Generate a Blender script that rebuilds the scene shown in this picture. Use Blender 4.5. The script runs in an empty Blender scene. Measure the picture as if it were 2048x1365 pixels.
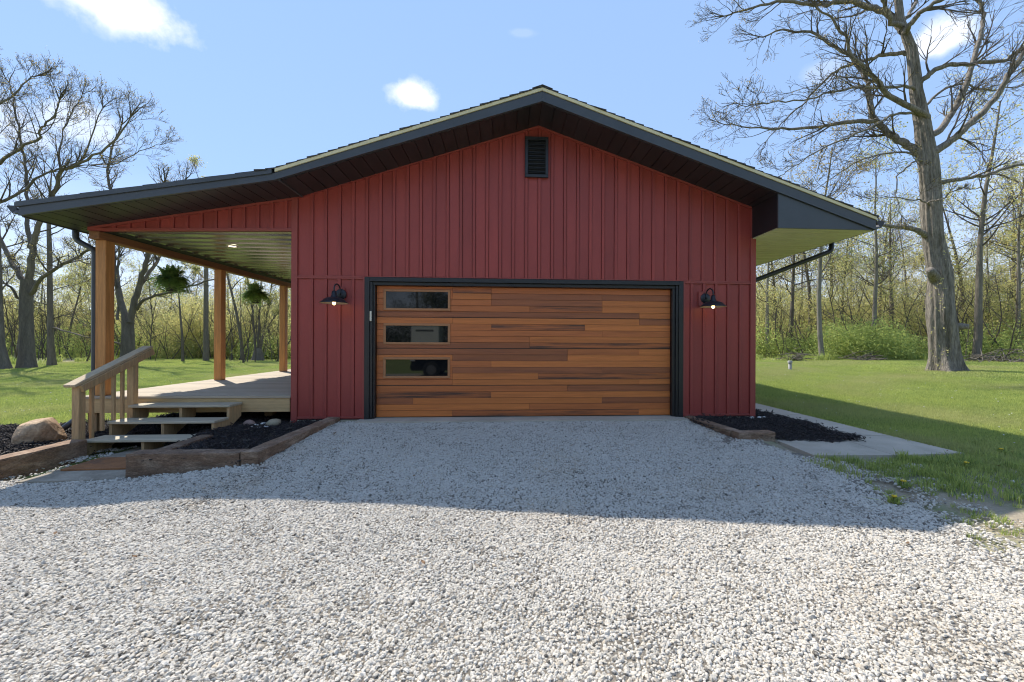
import bpy, math, random
import numpy as np
from mathutils import Vector, Matrix, Euler

# ------------------------------------------------------------------ camera, sky, sun, exposure
scene = bpy.context.scene
COL = scene.collection
CAM = (2.0823, -6.5091, 1.2269); YAW = 0.062; ROLL = 0.004; FPX = 800.0; PCX = 1059.8; PCY = 684.2
cam_data = bpy.data.cameras.new('camera'); cam = bpy.data.objects.new('camera', cam_data); COL.objects.link(cam)
cam_data.sensor_width = 36.0; cam_data.lens = FPX / 2048 * 36.0
cam_data.shift_x = -(PCX - 1024) / 2048; cam_data.shift_y = (PCY - 682.5) / 2048
cam_data.clip_start = 0.05; cam_data.clip_end = 3000
cam.location = CAM
cam.rotation_euler = (Matrix.Rotation(-YAW, 3, 'Z') @ Matrix.Rotation(math.pi / 2, 3, 'X') @ Matrix.Rotation(ROLL, 3, 'Z')).to_euler()
scene.camera = cam

SUN_TRAVEL = Vector((0.52, -0.58, -1.0)).normalized()
SUN_EL = math.asin(-SUN_TRAVEL.z); SUN_AZ = math.atan2(-SUN_TRAVEL.x, -SUN_TRAVEL.y)   # from +Y towards +X
world = bpy.data.worlds.new('World'); scene.world = world; world.use_nodes = True
SKY_STRENGTH = 0.15; SUN_STRENGTH = 2.6; EXPOSURE = 1.34
sun_data = bpy.data.lights.new('sun', 'SUN'); sun = bpy.data.objects.new('sun', sun_data); COL.objects.link(sun)
sun_data.energy = SUN_STRENGTH; sun_data.angle = math.radians(0.53); sun_data.color = (1.0, 0.94, 0.85)
sun.rotation_euler = SUN_TRAVEL.to_track_quat('-Z', 'Y').to_euler(); sun.location = (-20, 25, 40)
vs = scene.view_settings; vs.view_transform = 'Standard'; vs.look = 'None'; vs.gamma = 1.0; vs.exposure = EXPOSURE; vs.use_curve_mapping = False
scene.cycles.max_bounces = 6; scene.cycles.diffuse_bounces = 3; scene.cycles.use_adaptive_sampling = True; scene.cycles.adaptive_threshold = 0.012; scene.cycles.transparent_max_bounces = 8
scene.cycles.use_denoising = True; scene.cycles.filter_width = 1.1
try: scene.cycles.denoiser = 'OPENIMAGEDENOISE'
except Exception: pass

def ray(px, py):
    a, b = px - PCX, py - PCY
    u = math.cos(ROLL) * a + math.sin(ROLL) * b; w = -math.sin(ROLL) * a + math.cos(ROLL) * b
    x, z = u / FPX, -w / FPX
    c, s = math.cos(YAW), math.sin(YAW)
    return Vector((c * x + s, -s * x + c, z))
def at(px, py, depth): return Vector(CAM) + ray(px, py) * depth
def at_z(px, py, z):
    d = ray(px, py); return Vector(CAM) + d * ((z - CAM[2]) / d.z)

def build_world():
    nt = world.node_tree; N = nt.nodes; L = nt.links; N.clear()
    out = N.new('ShaderNodeOutputWorld'); bg = N.new('ShaderNodeBackground'); L.new(bg.outputs[0], out.inputs[0])
    bg.inputs['Strength'].default_value = SKY_STRENGTH
    sky = N.new('ShaderNodeTexSky'); sky.sky_type = 'NISHITA'; sky.sun_disc = False
    sky.sun_elevation = SUN_EL; sky.sun_rotation = SUN_AZ; sky.altitude = 200
    sky.air_density = 1.0; sky.dust_density = 0.0; sky.ozone_density = 1.0
    tc = N.new('ShaderNodeTexCoord')
    def math_(op, a, b=None, clamp=False):
        n = N.new('ShaderNodeMath'); n.operation = op; n.use_clamp = clamp
        for i, v in enumerate((a, b)):
            if v is None: continue
            if isinstance(v, (int, float)): n.inputs[i].default_value = v
            else: L.new(v, n.inputs[i])
        return n.outputs[0]
    def dot(v):
        n = N.new('ShaderNodeVectorMath'); n.operation = 'DOT_PRODUCT'; L.new(tc.outputs['Generated'], n.inputs[0]); n.inputs[1].default_value = v
        return n.outputs['Value']
    def noise(scale, detail, rough):
        n = N.new('ShaderNodeTexNoise'); n.inputs['Scale'].default_value = scale; n.inputs['Detail'].default_value = detail; n.inputs['Roughness'].default_value = rough
        L.new(tc.outputs['Generated'], n.inputs['Vector']); return n.outputs['Fac']
    n1 = noise(9.0, 8, 0.6); n2 = noise(28.0, 6, 0.62)
    nn = math_('ADD', math_('MULTIPLY', math_('SUBTRACT', n1, 0.5), 2.0), math_('MULTIPLY', math_('SUBTRACT', n2, 0.5), 1.3))
    total = None
    for px, py, w, h, amt in [(235, 10, 84, 36, .8), (830, 192, 46, 28, .85), (1882, 76, 44, 28, .75), (155, 245, 50, 34, .5), (40, 265, 42, 22, .4),
                              (1045, 66, 26, 7, .10), (1640, 146, 34, 20, .2), (-400, 120, 160, 60, .9), (2600, 200, 200, 70, .9), (1400, -500, 300, 120, .9), (500, -700, 260, 150, .9)]:
        d = ray(px, py).normalized(); right = d.cross(Vector((0, 0, 1))).normalized(); up = right.cross(d).normalized()
        u = math_('MULTIPLY', dot(right), FPX / w); v = math_('MULTIPLY', dot(up), FPX / h)
        r = math_('SQRT', math_('ADD', math_('MULTIPLY', u, u), math_('MULTIPLY', v, v)))
        m = math_('MULTIPLY', math_('SUBTRACT', 1.0, math_('ADD', r, math_('MULTIPLY', nn, 0.8))), math_('SUBTRACT', 1.45, r, True))
        m = math_('MULTIPLY', math_('MULTIPLY', m, 2.2, True), amt)
        m = math_('MULTIPLY', m, math_('GREATER_THAN', dot(d), 0.0))
        total = m if total is None else math_('MAXIMUM', total, m)
    mix = N.new('ShaderNodeMix'); mix.data_type = 'RGBA'
    # thin spring haze evens the clear-sky model out towards one pale blue, the same all round the horizon
    sx = N.new('ShaderNodeSeparateXYZ'); L.new(tc.outputs['Generated'], sx.inputs[0])
    cr = N.new('ShaderNodeValToRGB'); cr.color_ramp.elements[0].position = 0.0; cr.color_ramp.elements[0].color = (2.5 / 4, 2.7 / 4, 3.1 / 4, 1)
    e = cr.color_ramp.elements.new(0.30); e.color = (1.06 / 4, 1.60 / 4, 2.65 / 4, 1)
    cr.color_ramp.elements[2].position = 1.0; cr.color_ramp.elements[2].color = (0.92 / 4, 1.45 / 4, 2.5 / 4, 1)
    L.new(sx.outputs['Z'], cr.inputs[0])
    sc4 = N.new('ShaderNodeVectorMath'); sc4.operation = 'SCALE'; L.new(cr.outputs[0], sc4.inputs[0]); sc4.inputs['Scale'].default_value = 4.0
    hs = N.new('ShaderNodeMix'); hs.data_type = 'RGBA'; hs.inputs['Factor'].default_value = 0.90; L.new(sky.outputs[0], hs.inputs['A']); L.new(sc4.outputs[0], hs.inputs['B'])
    L.new(total, mix.inputs['Factor']); L.new(hs.outputs['Result'], mix.inputs['A']); mix.inputs['B'].default_value = (3.3, 3.4, 3.6, 1)
    L.new(mix.outputs['Result'], bg.inputs['Color'])
build_world()

# ------------------------------------------------------------------ helpers
rnd = random.Random(7)
ORIG = {}
def smooth(a, b, x):
    t = min(1, max(0, (x - a) / (b - a))); return t * t * (3 - 2 * t)

def ground(x, y):
    z = -0.045 - 0.155 * min(1, max(0, (-0.25 - y) / 2.8))
    z += (-0.27 - z) * smooth(-0.5, -2.1, x) if x < -0.5 else 0
    t = smooth(5.3, 7.0, x)
    z += (-0.14 - z) * t
    if x > 8 or y > 3:
        z += t * (0.30 * smooth(0, 10, max(x - 9.5, 0.7 * (y + 1))) + 0.10 * smooth(14, 26, max(x, y)))
    return z

def undul(x, y):
    return 0.007 * math.sin(x * 1.7 + y) * math.sin(y * 2.3) + .004 * math.sin(x * 4.1 + 1.7 * y) * math.sin(y * 3.7 - x)
def zone_noise(x, y, s=1.0):
    return .5 + .5 * (math.sin(x * 1.3 * s + 2.1 * math.sin(y * .9 * s)) * math.sin(y * 1.7 * s + 1.3 * math.sin(x * 1.1 * s + 2)) * .7 + .3 * math.sin(x * 3.7 * s + y * 2.9 * s) * math.sin(y * 4.3 * s - x * 1.9 * s))

def mesh_obj(name, verts, faces, mat=None, parent=None, smooth_shade=False, attrs=None):
    base = ORIG.get(parent.name, Vector((0, 0, 0))) if parent else Vector((0, 0, 0))
    me = bpy.data.meshes.new(name)
    v = np.asarray(verts, dtype=np.float64).reshape(-1, 3) - np.array(base)
    me.from_pydata(v.tolist() if not isinstance(faces, np.ndarray) else v.tolist(), [], faces.tolist() if isinstance(faces, np.ndarray) else faces)
    if smooth_shade: me.polygons.foreach_set('use_smooth', [True] * len(me.polygons))
    if mat: me.materials.append(mat)
    if attrs:
        for k, a in attrs.items():
            at_ = me.attributes.new(k, 'FLOAT', 'POINT'); at_.data.foreach_set('value', np.asarray(a, dtype=np.float32))
    o = bpy.data.objects.new(name, me); COL.objects.link(o)
    if parent: o.parent = parent; ORIG[o.name] = base.copy()
    return o

def empty(name, loc, label=None, cat=None, group=None):
    o = bpy.data.objects.new(name, None); COL.objects.link(o); o.location = loc; o.empty_display_size = 0.2
    ORIG[o.name] = Vector(loc); tag(o, label, cat, group); return o
def tag(o, label=None, cat=None, group=None, kind=None):
    if label: o['label'] = label
    if cat: o['category'] = cat
    if group: o['group'] = group
    if kind: o['kind'] = kind
    return o

class MB:
    def __init__(s): s.v = []; s.f = []
    def add(s, v, f):
        o = len(s.v); s.v += [tuple(p) for p in v]; s.f += [tuple(i + o for i in q) for q in f]; return s
    def box(s, x0, x1, y0, y1, z0, z1, c=0.0, M=None):
        v, f = cbox(x0, x1, y0, y1, z0, z1, c)
        if M is not None: v = [M @ Vector(p) for p in v]
        return s.add(v, f)
    def prism(s, poly, y0, y1):      # polygon in XZ (counter-clockwise seen from -Y), extruded along Y
        n = len(poly)
        v = [(x, y0, z) for x, z in poly] + [(x, y1, z) for x, z in poly]
        f = [tuple(range(n)), tuple(range(2 * n - 1, n - 1, -1))] + [(i, i + n, (i + 1) % n + n, (i + 1) % n) for i in range(n)]
        return s.add(v, f)
    def tube(s, pts, r, n=8, cap=True):
        pts = [Vector(p) for p in pts]; rr = r if isinstance(r, (list, tuple)) else [r] * len(pts)
        o = len(s.v); up = None
        for i, p in enumerate(pts):
            d = (pts[min(i + 1, len(pts) - 1)] - pts[max(i - 1, 0)]).normalized()
            if up is None: up = d.orthogonal().normalized()
            a = (up - d * up.dot(d)).normalized(); up = a; b = d.cross(a)
            for k in range(n):
                t = 2 * math.pi * k / n; s.v.append(tuple(p + (a * math.cos(t) + b * math.sin(t)) * rr[i]))
        for i in range(len(pts) - 1):
            for k in range(n):
                s.f.append((o + i * n + k, o + i * n + (k + 1) % n, o + (i + 1) * n + (k + 1) % n, o + (i + 1) * n + k))
        if cap:
            s.f.append(tuple(o + k for k in reversed(range(n)))); s.f.append(tuple(o + (len(pts) - 1) * n + k for k in range(n)))
        return s
    def lathe(s, c, prof, n=24):
        o = len(s.v)
        for r, z in prof:
            for k in range(n):
                t = 2 * math.pi * k / n; s.v.append((c[0] + r * math.cos(t), c[1] + r * math.sin(t), c[2] + z))
        for i in range(len(prof) - 1):
            for k in range(n):
                s.f.append((o + i * n + k, o + i * n + (k + 1) % n, o + (i + 1) * n + (k + 1) % n, o + (i + 1) * n + k))
        return s
    def build(s, name, mat, parent=None, sm=False): return mesh_obj(name, s.v, s.f, mat, parent, sm)

def cbox(x0, x1, y0, y1, z0, z1, c=0.0):
    if c <= 0:
        v = [(x, y, z) for x in (x0, x1) for y in (y0, y1) for z in (z0, z1)]
        return v, [(0, 1, 3, 2), (4, 6, 7, 5), (0, 4, 5, 1), (2, 3, 7, 6), (0, 2, 6, 4), (1, 5, 7, 3)]
    c = min(c, (x1 - x0) * .4, (y1 - y0) * .4, (z1 - z0) * .4)
    v = []; idx = {}
    for i, x in enumerate((x0, x1)):
        for j, y in enumerate((y0, y1)):
            for k, z in enumerate((z0, z1)):
                sx, sy, sz = (c, -c)[i], (c, -c)[j], (c, -c)[k]
                for a in range(3):
                    idx[i, j, k, a] = len(v)
                    v.append((x + (sx if a != 0 else 0), y + (sy if a != 1 else 0), z + (sz if a != 2 else 0)))
    f = []
    def q(*l): f.append(tuple(idx[t] for t in l))
    for i in (0, 1):
        l = [(i, 0, 0, 0), (i, 0, 1, 0), (i, 1, 1, 0), (i, 1, 0, 0)]; q(*(l if i == 0 else l[::-1]))
        l = [(0, i, 0, 1), (1, i, 0, 1), (1, i, 1, 1), (0, i, 1, 1)]; q(*(l if i == 0 else l[::-1]))
        l = [(0, 0, i, 2), (0, 1, i, 2), (1, 1, i, 2), (1, 0, i, 2)]; q(*(l if i == 0 else l[::-1]))
    for a in (0, 1):
        for b in (0, 1):
            q((0, a, b, 1), (1, a, b, 1), (1, a, b, 2), (0, a, b, 2))
            q((a, 0, b, 0), (a, 1, b, 0), (a, 1, b, 2), (a, 0, b, 2))
            q((a, b, 0, 0), (a, b, 1, 0), (a, b, 1, 1), (a, b, 0, 1))
    for i in (0, 1):
        for j in (0, 1):
            for k in (0, 1): q((i, j, k, 0), (i, j, k, 1), (i, j, k, 2))
    return v, f

# ------------------------------------------------------------------ materials
def material(name, base, rough=0.6, var=0.12, scale=4.0, stretch=(1, 1, 1), bump=0.0, bscale=60.0, metal=0.0, orand=0.0, hue=None, tint=None, spec=0.5,
             fine=0.0, fscale=80.0, coat=0.0, patch=None, zone=None):
    m = bpy.data.materials.new(name); m.use_nodes = True; nt = m.node_tree; N = nt.nodes; L = nt.links
    b = N['Principled BSDF']; b.inputs['Roughness'].default_value = rough; b.inputs['Metallic'].default_value = metal
    b.inputs['Specular IOR Level'].default_value = spec
    if coat: b.inputs['Coat Weight'].default_value = coat
    tc = N.new('ShaderNodeTexCoord'); oi = N.new('ShaderNodeObjectInfo')
    off = N.new('ShaderNodeVectorMath'); off.operation = 'MULTIPLY_ADD'
    L.new(oi.outputs['Random'], off.inputs[0]); off.inputs[1].default_value = (37.0, 53.0, 71.0) if orand or hue else (0, 0, 0); L.new(tc.outputs['Object'], off.inputs[2])
    mp = N.new('ShaderNodeMapping'); mp.inputs['Scale'].default_value = stretch; L.new(off.outputs[0], mp.inputs['Vector'])
    def noise(s, d=5, r=0.6):
        n = N.new('ShaderNodeTexNoise'); n.inputs['Scale'].default_value = s; n.inputs['Detail'].default_value = d; n.inputs['Roughness'].default_value = r
        L.new(mp.outputs[0], n.inputs['Vector']); return n.outputs['Fac']
    def mul(a, c):
        n = N.new('ShaderNodeMix'); n.data_type = 'RGBA'; n.blend_type = 'MULTIPLY'; n.inputs['Factor'].default_value = 1.0
        L.new(a, n.inputs['A']); L.new(c, n.inputs['B']); return n.outputs['Result']
    def mapr(f, lo, hi, a=0.25, c=0.75):
        n = N.new('ShaderNodeMapRange'); n.inputs['From Min'].default_value = a; n.inputs['From Max'].default_value = c
        n.inputs['To Min'].default_value = lo; n.inputs['To Max'].default_value = hi; L.new(f, n.inputs['Value']); return n.outputs[0]
    rgb = N.new('ShaderNodeRGB'); rgb.outputs[0].default_value = (*base, 1); col = rgb.outputs[0]
    if hue:     # list of alternate colours chosen per object
        cr = N.new('ShaderNodeValToRGB'); cr.color_ramp.interpolation = 'CONSTANT'
        cols = [base] + list(hue)
        cr.color_ramp.elements[0].color = (*cols[0], 1); cr.color_ramp.elements[1].position = 1.0 / len(cols); cr.color_ramp.elements[1].color = (*cols[1], 1)
        for i in range(2, len(cols)):
            e = cr.color_ramp.elements.new(i / len(cols)); e.color = (*cols[i], 1)
        L.new(oi.outputs['Random'], cr.inputs[0]); col = cr.outputs[0]
    if patch:   # (colour, scale, lo, hi)
        n = N.new('ShaderNodeMix'); n.data_type = 'RGBA'; L.new(mapr(noise(patch[1], 6, .65), 0, 1, patch[2], patch[3]), n.inputs['Factor'])
        L.new(col, n.inputs['A']); n.inputs['B'].default_value = (*patch[0], 1); col = n.outputs['Result']
    if tint:
        a = N.new('ShaderNodeAttribute'); a.attribute_name = 'tint'
        cr = N.new('ShaderNodeValToRGB')
        cr.color_ramp.elements[0].color = (*tint[0], 1); cr.color_ramp.elements[1].color = (*tint[-1], 1)
        for i in range(1, len(tint) - 1):
            e = cr.color_ramp.elements.new(i / (len(tint) - 1)); e.color = (*tint[i], 1)
        L.new(a.outputs['Fac'], cr.inputs[0]); col = cr.outputs[0]
    if zone:
        za = N.new('ShaderNodeAttribute'); za.attribute_type = 'INSTANCER'; za.attribute_name = 'zone'
        zc = N.new('ShaderNodeMix'); zc.data_type = 'RGBA'; zc.blend_type = 'MULTIPLY'; L.new(mapr(za.outputs['Fac'], 0, 1, zone[1], zone[2]), zc.inputs['Factor']); L.new(col, zc.inputs['A']); zc.inputs['B'].default_value = (*zone[0], 1); col = zc.outputs['Result']
    if var: col = mul(col, mapr(noise(scale), 1 - var, 1 + var))
    if fine: col = mul(col, mapr(noise(fscale, 3, .7), 1 - fine, 1 + fine))
    if orand: col = mul(col, mapr(oi.outputs['Random'], 1 - orand, 1 + orand, 0, 1))
    L.new(col, b.inputs['Base Color'])
    if bump:
        bn = N.new('ShaderNodeBump'); bn.inputs['Strength'].default_value = 1.0; bn.inputs['Distance'].default_value = bump
        L.new(noise(bscale, 4, .6), bn.inputs['Height']); L.new(bn.outputs[0], b.inputs['Normal'])
    return m

def leaf_material(name, base, var=0.35, translucent=0.45, dry=None):
    m = bpy.data.materials.new(name); m.use_nodes = True; nt = m.node_tree; N = nt.nodes; L = nt.links
    b = N['Principled BSDF']; b.inputs['Roughness'].default_value = 0.55; b.inputs['Specular IOR Level'].default_value = 0.25
    a = N.new('ShaderNodeAttribute'); a.attribute_name = 'tint'
    oi = N.new('ShaderNodeObjectInfo')
    ad = N.new('ShaderNodeMath'); ad.operation = 'MULTIPLY_ADD'; L.new(oi.outputs['Random'], ad.inputs[0]); ad.inputs[1].default_value = 0.35; L.new(a.outputs['Fac'], ad.inputs[2])
    cr = N.new('ShaderNodeValToRGB'); d = 1 - var; u = 1 + var
    cr.color_ramp.elements[0].color = (base[0] * d * .8, base[1] * d, base[2] * d, 1)
    cr.color_ramp.elements[1].color = (base[0] * u * 1.25, base[1] * u, base[2] * u * .9, 1); cr.color_ramp.elements[1].position = 1.25
    L.new(ad.outputs[0], cr.inputs[0]); col = cr.outputs[0]
    if dry:
        za = N.new('ShaderNodeAttribute'); za.attribute_type = 'INSTANCER'; za.attribute_name = 'zone'
        zm = N.new('ShaderNodeMapRange'); zm.inputs['From Min'].default_value = .45; zm.inputs['From Max'].default_value = .95; zm.inputs['To Max'].default_value = .8; L.new(za.outputs['Fac'], zm.inputs['Value'])
        zc = N.new('ShaderNodeMix'); zc.data_type = 'RGBA'; L.new(zm.outputs[0], zc.inputs['Factor']); L.new(col, zc.inputs['A']); zc.inputs['B'].default_value = (*dry, 1); col = zc.outputs['Result']
    L.new(col, b.inputs['Base Color'])
    t = N.new('ShaderNodeBsdfTranslucent'); L.new(col, t.inputs['Color'])
    mx = N.new('ShaderNodeMixShader'); mx.inputs[0].default_value = translucent
    L.new(b.outputs[0], mx.inputs[1]); L.new(t.outputs[0], mx.inputs[2]); L.new(mx.outputs[0], N['Material Output'].inputs['Surface'])
    return m

def emission(name, col, strength):
    m = bpy.data.materials.new(name); m.use_nodes = True; b = m.node_tree.nodes['Principled BSDF']
    b.inputs['Base Color'].default_value = (*col, 1); b.inputs['Emission Color'].default_value = (*col, 1); b.inputs['Emission Strength'].default_value = strength
    return m

MT = dict(
    siding=material('red_siding', (0.295, 0.046, 0.036), 0.5, 0.18, 1.1, bump=0.0012, bscale=90, orand=0.05, fine=0.06, fscale=40, stretch=(1, 1, .35)),
    siding_back=material('siding_recess_shade', (0.14, 0.025, 0.021), 0.7, 0.1, 2),  # darker red behind the boards paints in the shadow lines beside the battens
    trim_red=material('red_trim', (0.29, 0.055, 0.043), 0.5, 0.08, 2.0, fine=0.04, bump=0.0006),
    black_trim=material('black_trim', (0.016, 0.017, 0.019), 0.38, 0.15, 3, fine=0.08),
    charcoal=material('charcoal_metal', (0.050, 0.056, 0.062), 0.38, 0.15, 2, fine=0.06),
    soffit=material('charcoal_soffit', (0.026, 0.025, 0.028), 0.45, 0.15, 3, orand=0.12),
    cream=material('cream_drip_edge', (0.62, 0.55, 0.33), 0.45, 0.08, 3, fine=.04),
    tan_soffit=material('tan_soffit', (0.66, 0.64, 0.40), 0.4, 0.08, 3, orand=.05),
    shingle=material('asphalt_shingle', (0.060, 0.060, 0.062), 0.9, 0.3, 6, bump=0.003, bscale=220, fine=.3, fscale=200, orand=.2),
    corrug=material('ribbed_metal_ceiling', (0.34, 0.34, 0.33), 0.26, 0.12, 1.2, metal=0.85, fine=.05, fscale=10),
    cedar=material('stained_cedar', (0.50, 0.225, 0.062), 0.55, 0.30, 3, stretch=(9, 9, .6), bump=0.0015, bscale=14, fine=.18, fscale=16, orand=.12),
    beam=material('stained_beam', (0.235, 0.105, 0.042), 0.6, 0.3, 3, stretch=(9, .6, 9), bump=0.0015, bscale=14, fine=.18, fscale=16),
    deck=material('weathered_deck_wood', (0.42, 0.35, 0.255), 0.75, 0.18, 3, stretch=(.7, 14, 14), bump=0.0015, bscale=12, fine=.14, fscale=14, orand=.12),
    tread=material('grey_tread_wood', (0.47, 0.41, 0.30), 0.75, 0.2, 3, stretch=(.7, 14, 14), bump=0.0015, bscale=12, fine=.15, fscale=14, orand=.1, patch=((.36, .35, .24), 1.2, .5, .75)),
    rim=material('treated_rim_board', (0.50, 0.345, 0.165), 0.7, 0.2, 3, stretch=(.7, 12, 12), bump=0.0015, bscale=12, fine=.16, fscale=14, orand=.1),
    newel=material('weathered_newel_wood', (0.40, 0.262, 0.13), 0.75, 0.25, 3, stretch=(12, 12, .8), bump=0.002, bscale=12, fine=.2, fscale=12, orand=.15, patch=((.24, .235, .12), 1.0, .55, .8)),
    rail=material('weathered_rail_wood', (0.44, 0.345, 0.22), 0.75, 0.22, 3, stretch=(12, 1.2, 3), bump=0.002, bscale=12, fine=.18, fscale=12),
    tie=material('old_railroad_tie', (0.185, 0.115, 0.070), 0.9, 0.4, 2.5, stretch=(3, 3, 9), bump=0.02, bscale=7, fine=.5, fscale=14, orand=.2, patch=((.33, .245, .17), 1.0, .48, .7)),
    concrete=material('old_concrete', (0.47, 0.415, 0.33), 0.85, 0.18, 1.3, bump=0.002, bscale=120, fine=.12, fscale=60, patch=((.38, .335, .26), 2.2, .5, .75)),
    pad=material('stained_concrete', (0.36, 0.315, 0.245), 0.9, 0.25, 2, bump=0.003, bscale=90, fine=.2, fscale=50, patch=((.20, .17, .125), 2.4, .45, .68)),
    foundation=material('foundation_concrete', (0.38, 0.335, 0.24), 0.9, 0.2, 3, bump=0.002, bscale=80, fine=.12),
    mulch_soil=material('mulch_soil', (0.022, 0.018, 0.017), 0.95, 0.4, 8, bump=0.02, bscale=45, fine=.4, fscale=60),
    mulch=material('black_mulch', (0.02, 0.017, 0.017), 0.85, 0.2, 8, tint=((0.008, 0.007, 0.008), (0.022, 0.018, 0.018), (0.05, 0.037, 0.032), (.09, .075, .06))),
    boulder=material('brown_boulder', (0.34, 0.21, 0.115), 0.85, 0.3, 3, bump=0.06, bscale=6, fine=.35, fscale=28, patch=((.46, .34, .215), 2.2, .45, .7)),
    stone_tan=material('tan_river_stone', (0.40, 0.34, 0.23), 0.8, 0.2, 8, bump=0.004, bscale=40, fine=.15),
    stone_pink=material('pink_river_stone', (0.34, 0.23, 0.19), 0.8, 0.2, 8, bump=0.004, bscale=40, fine=.15),
    stone_white=material('white_river_stone', (0.70, 0.69, 0.66), 0.7, 0.1, 8, bump=0.003, bscale=40),
    mat=material('coir_mat', (0.31, 0.135, 0.05), 0.95, 0.25, 6, bump=0.006, bscale=160, fine=.25, fscale=120, patch=((.2, .1, .05), 4, .52, .62)),
    metal_black=material('bronze_lamp_metal', (0.028, 0.030, 0.036), 0.42, 0.2, 8, metal=.35),
    lamp_inner=material('lamp_inner_white', (0.30, 0.27, 0.22), 0.5, 0.02, 8),
    bulb=emission('lit_bulb', (1.0, 0.62, 0.24), 5.0),
    downlight=emission('lit_downlight', (1.0, 0.88, 0.66), 2.2),
    plastic_white=material('cream_plastic', (0.62, 0.60, 0.50), 0.5, 0.04, 8),
    glass=material('dark_door_glass', (0.006, 0.007, 0.008), 0.03, 0.0, 1, spec=0.5),
    win_frame=material('tan_window_frame', (0.37, 0.165, 0.068), 0.5, 0.12, 4, stretch=(2, 2, 2), fine=.08),
    pot=material('dark_plastic_pot', (0.012, 0.012, 0.014), 0.5, 0.1, 8),
    pipe=material('grey_pipe', (0.32, 0.31, 0.29), 0.7, 0.25, 6, fine=.15),
    bark_oak=material('oak_bark', (0.265, 0.23, 0.19), 0.95, 0.40, 1.6, stretch=(3.4, 3.4, .55), bump=0.10, bscale=5, fine=.55, fscale=8, patch=((.10, .086, .066), 1.6, .46, .64)),
    bark=material('grey_bark', (0.14, 0.12, 0.095), 0.95, 0.35, 2, stretch=(3, 3, .5), bump=0.03, bscale=5, fine=.3, fscale=12, orand=.2),
    bark_pale=material('pale_bark', (0.20, 0.18, 0.145), 0.95, 0.35, 2, stretch=(3, 3, .6), bump=0.02, bscale=6, fine=.3, fscale=12, orand=.25),
    twig=material('twig_bark', (0.085, 0.070, 0.055), 0.95, 0.25, 2, orand=.15),
    dead_leaf=material('dead_leaf', (0.20, 0.115, 0.055), .8, .3, 20),
    gravel_base=material('gravel_bed', (0.20, 0.175, 0.14), 0.95, 0.35, 10, bump=0.02, bscale=55, fine=.4, fscale=70, patch=((.24, .215, .18), .7, .5, .7)),
    gravel=material('limestone_gravel', (0.5, 0.5, 0.5), 0.85, 0.10, 60, tint=((0.13, 0.115, 0.095), (0.40, 0.368, 0.312), (0.535, 0.495, 0.425), (0.60, 0.56, 0.49), (0.47, 0.40, 0.305)), bump=.002, bscale=150, zone=((.90, .84, .76), .66, .98)),
    dirt=material('bare_dirt', (0.31, 0.26, 0.185), 0.95, 0.25, 2, bump=0.012, bscale=30, fine=.25, fscale=50, patch=((.17, .20, .08), 1.8, .46, .62)),
    lawn=material('lawn_ground', (0.22, 0.275, 0.075), 0.95, 0.25, .5, bump=0.02, bscale=25, fine=.3, fscale=14, patch=((.34, .32, .13), .35, .50, .72)),
    litter=material('leaf_litter', (0.26, 0.215, 0.12), 0.95, 0.3, 1, fine=.3, bump=.03, bscale=12, patch=((.20, .26, .07), .5, .42, .62)),
)
MT['soffit_left'] = MT['soffit']
GRASS = leaf_material('grass_blades', (0.29, 0.395, 0.12), 0.42, 0.46, dry=(0.47, 0.45, 0.20))
GRASS_DRY = leaf_material('dry_grass', (0.22, 0.20, 0.075), 0.3, 0.3)
LEAF_YOUNG = leaf_material('young_leaves', (0.40, 0.44, 0.19), 0.36, 0.58)
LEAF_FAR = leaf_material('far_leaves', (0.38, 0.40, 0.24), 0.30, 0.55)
LEAF_DARK = leaf_material('rear_leaves', (0.055, 0.075, 0.03), 0.4, 0.3)
LEAF_SHRUB = leaf_material('shrub_leaves', (0.29, 0.40, 0.13), 0.40, 0.55)
LEAF_OLIVE = leaf_material('olive_buds', (0.30, 0.27, 0.10), 0.3, 0.5)
FERN = leaf_material('fern_fronds', (0.15, 0.28, 0.075), 0.5, 0.5)
DANDELION = material('dandelion_yellow', (0.75, 0.50, 0.02), .7, .1)
CLOVER = material('clover_white', (0.65, 0.65, 0.58), .7, .1)

# plank tones of the garage door: long dark streaks run along each printed plank
def door_wood(name, base, dark, lo, hi):
    return material(name, base, 0.42, 0.16, 2.0, stretch=(.55, 1, 13), fine=.10, fscale=9, orand=.07, patch=(dark, 1.5, lo, hi), bump=.0008, bscale=20)
DW = dict(
    L=door_wood('door_plank_light', (0.55, 0.168, 0.038), (0.42, 0.120, 0.030), .5, .75),
    M=door_wood('door_plank_mid', (0.46, 0.134, 0.034), (0.34, 0.094, 0.028), .5, .75),
    D=door_wood('door_plank_dark', (0.32, 0.098, 0.033), (0.20, 0.064, 0.028), .48, .72),
    B=door_wood('door_plank_streak', (0.43, 0.122, 0.032), (0.070, 0.032, 0.021), .42, .62))

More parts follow.
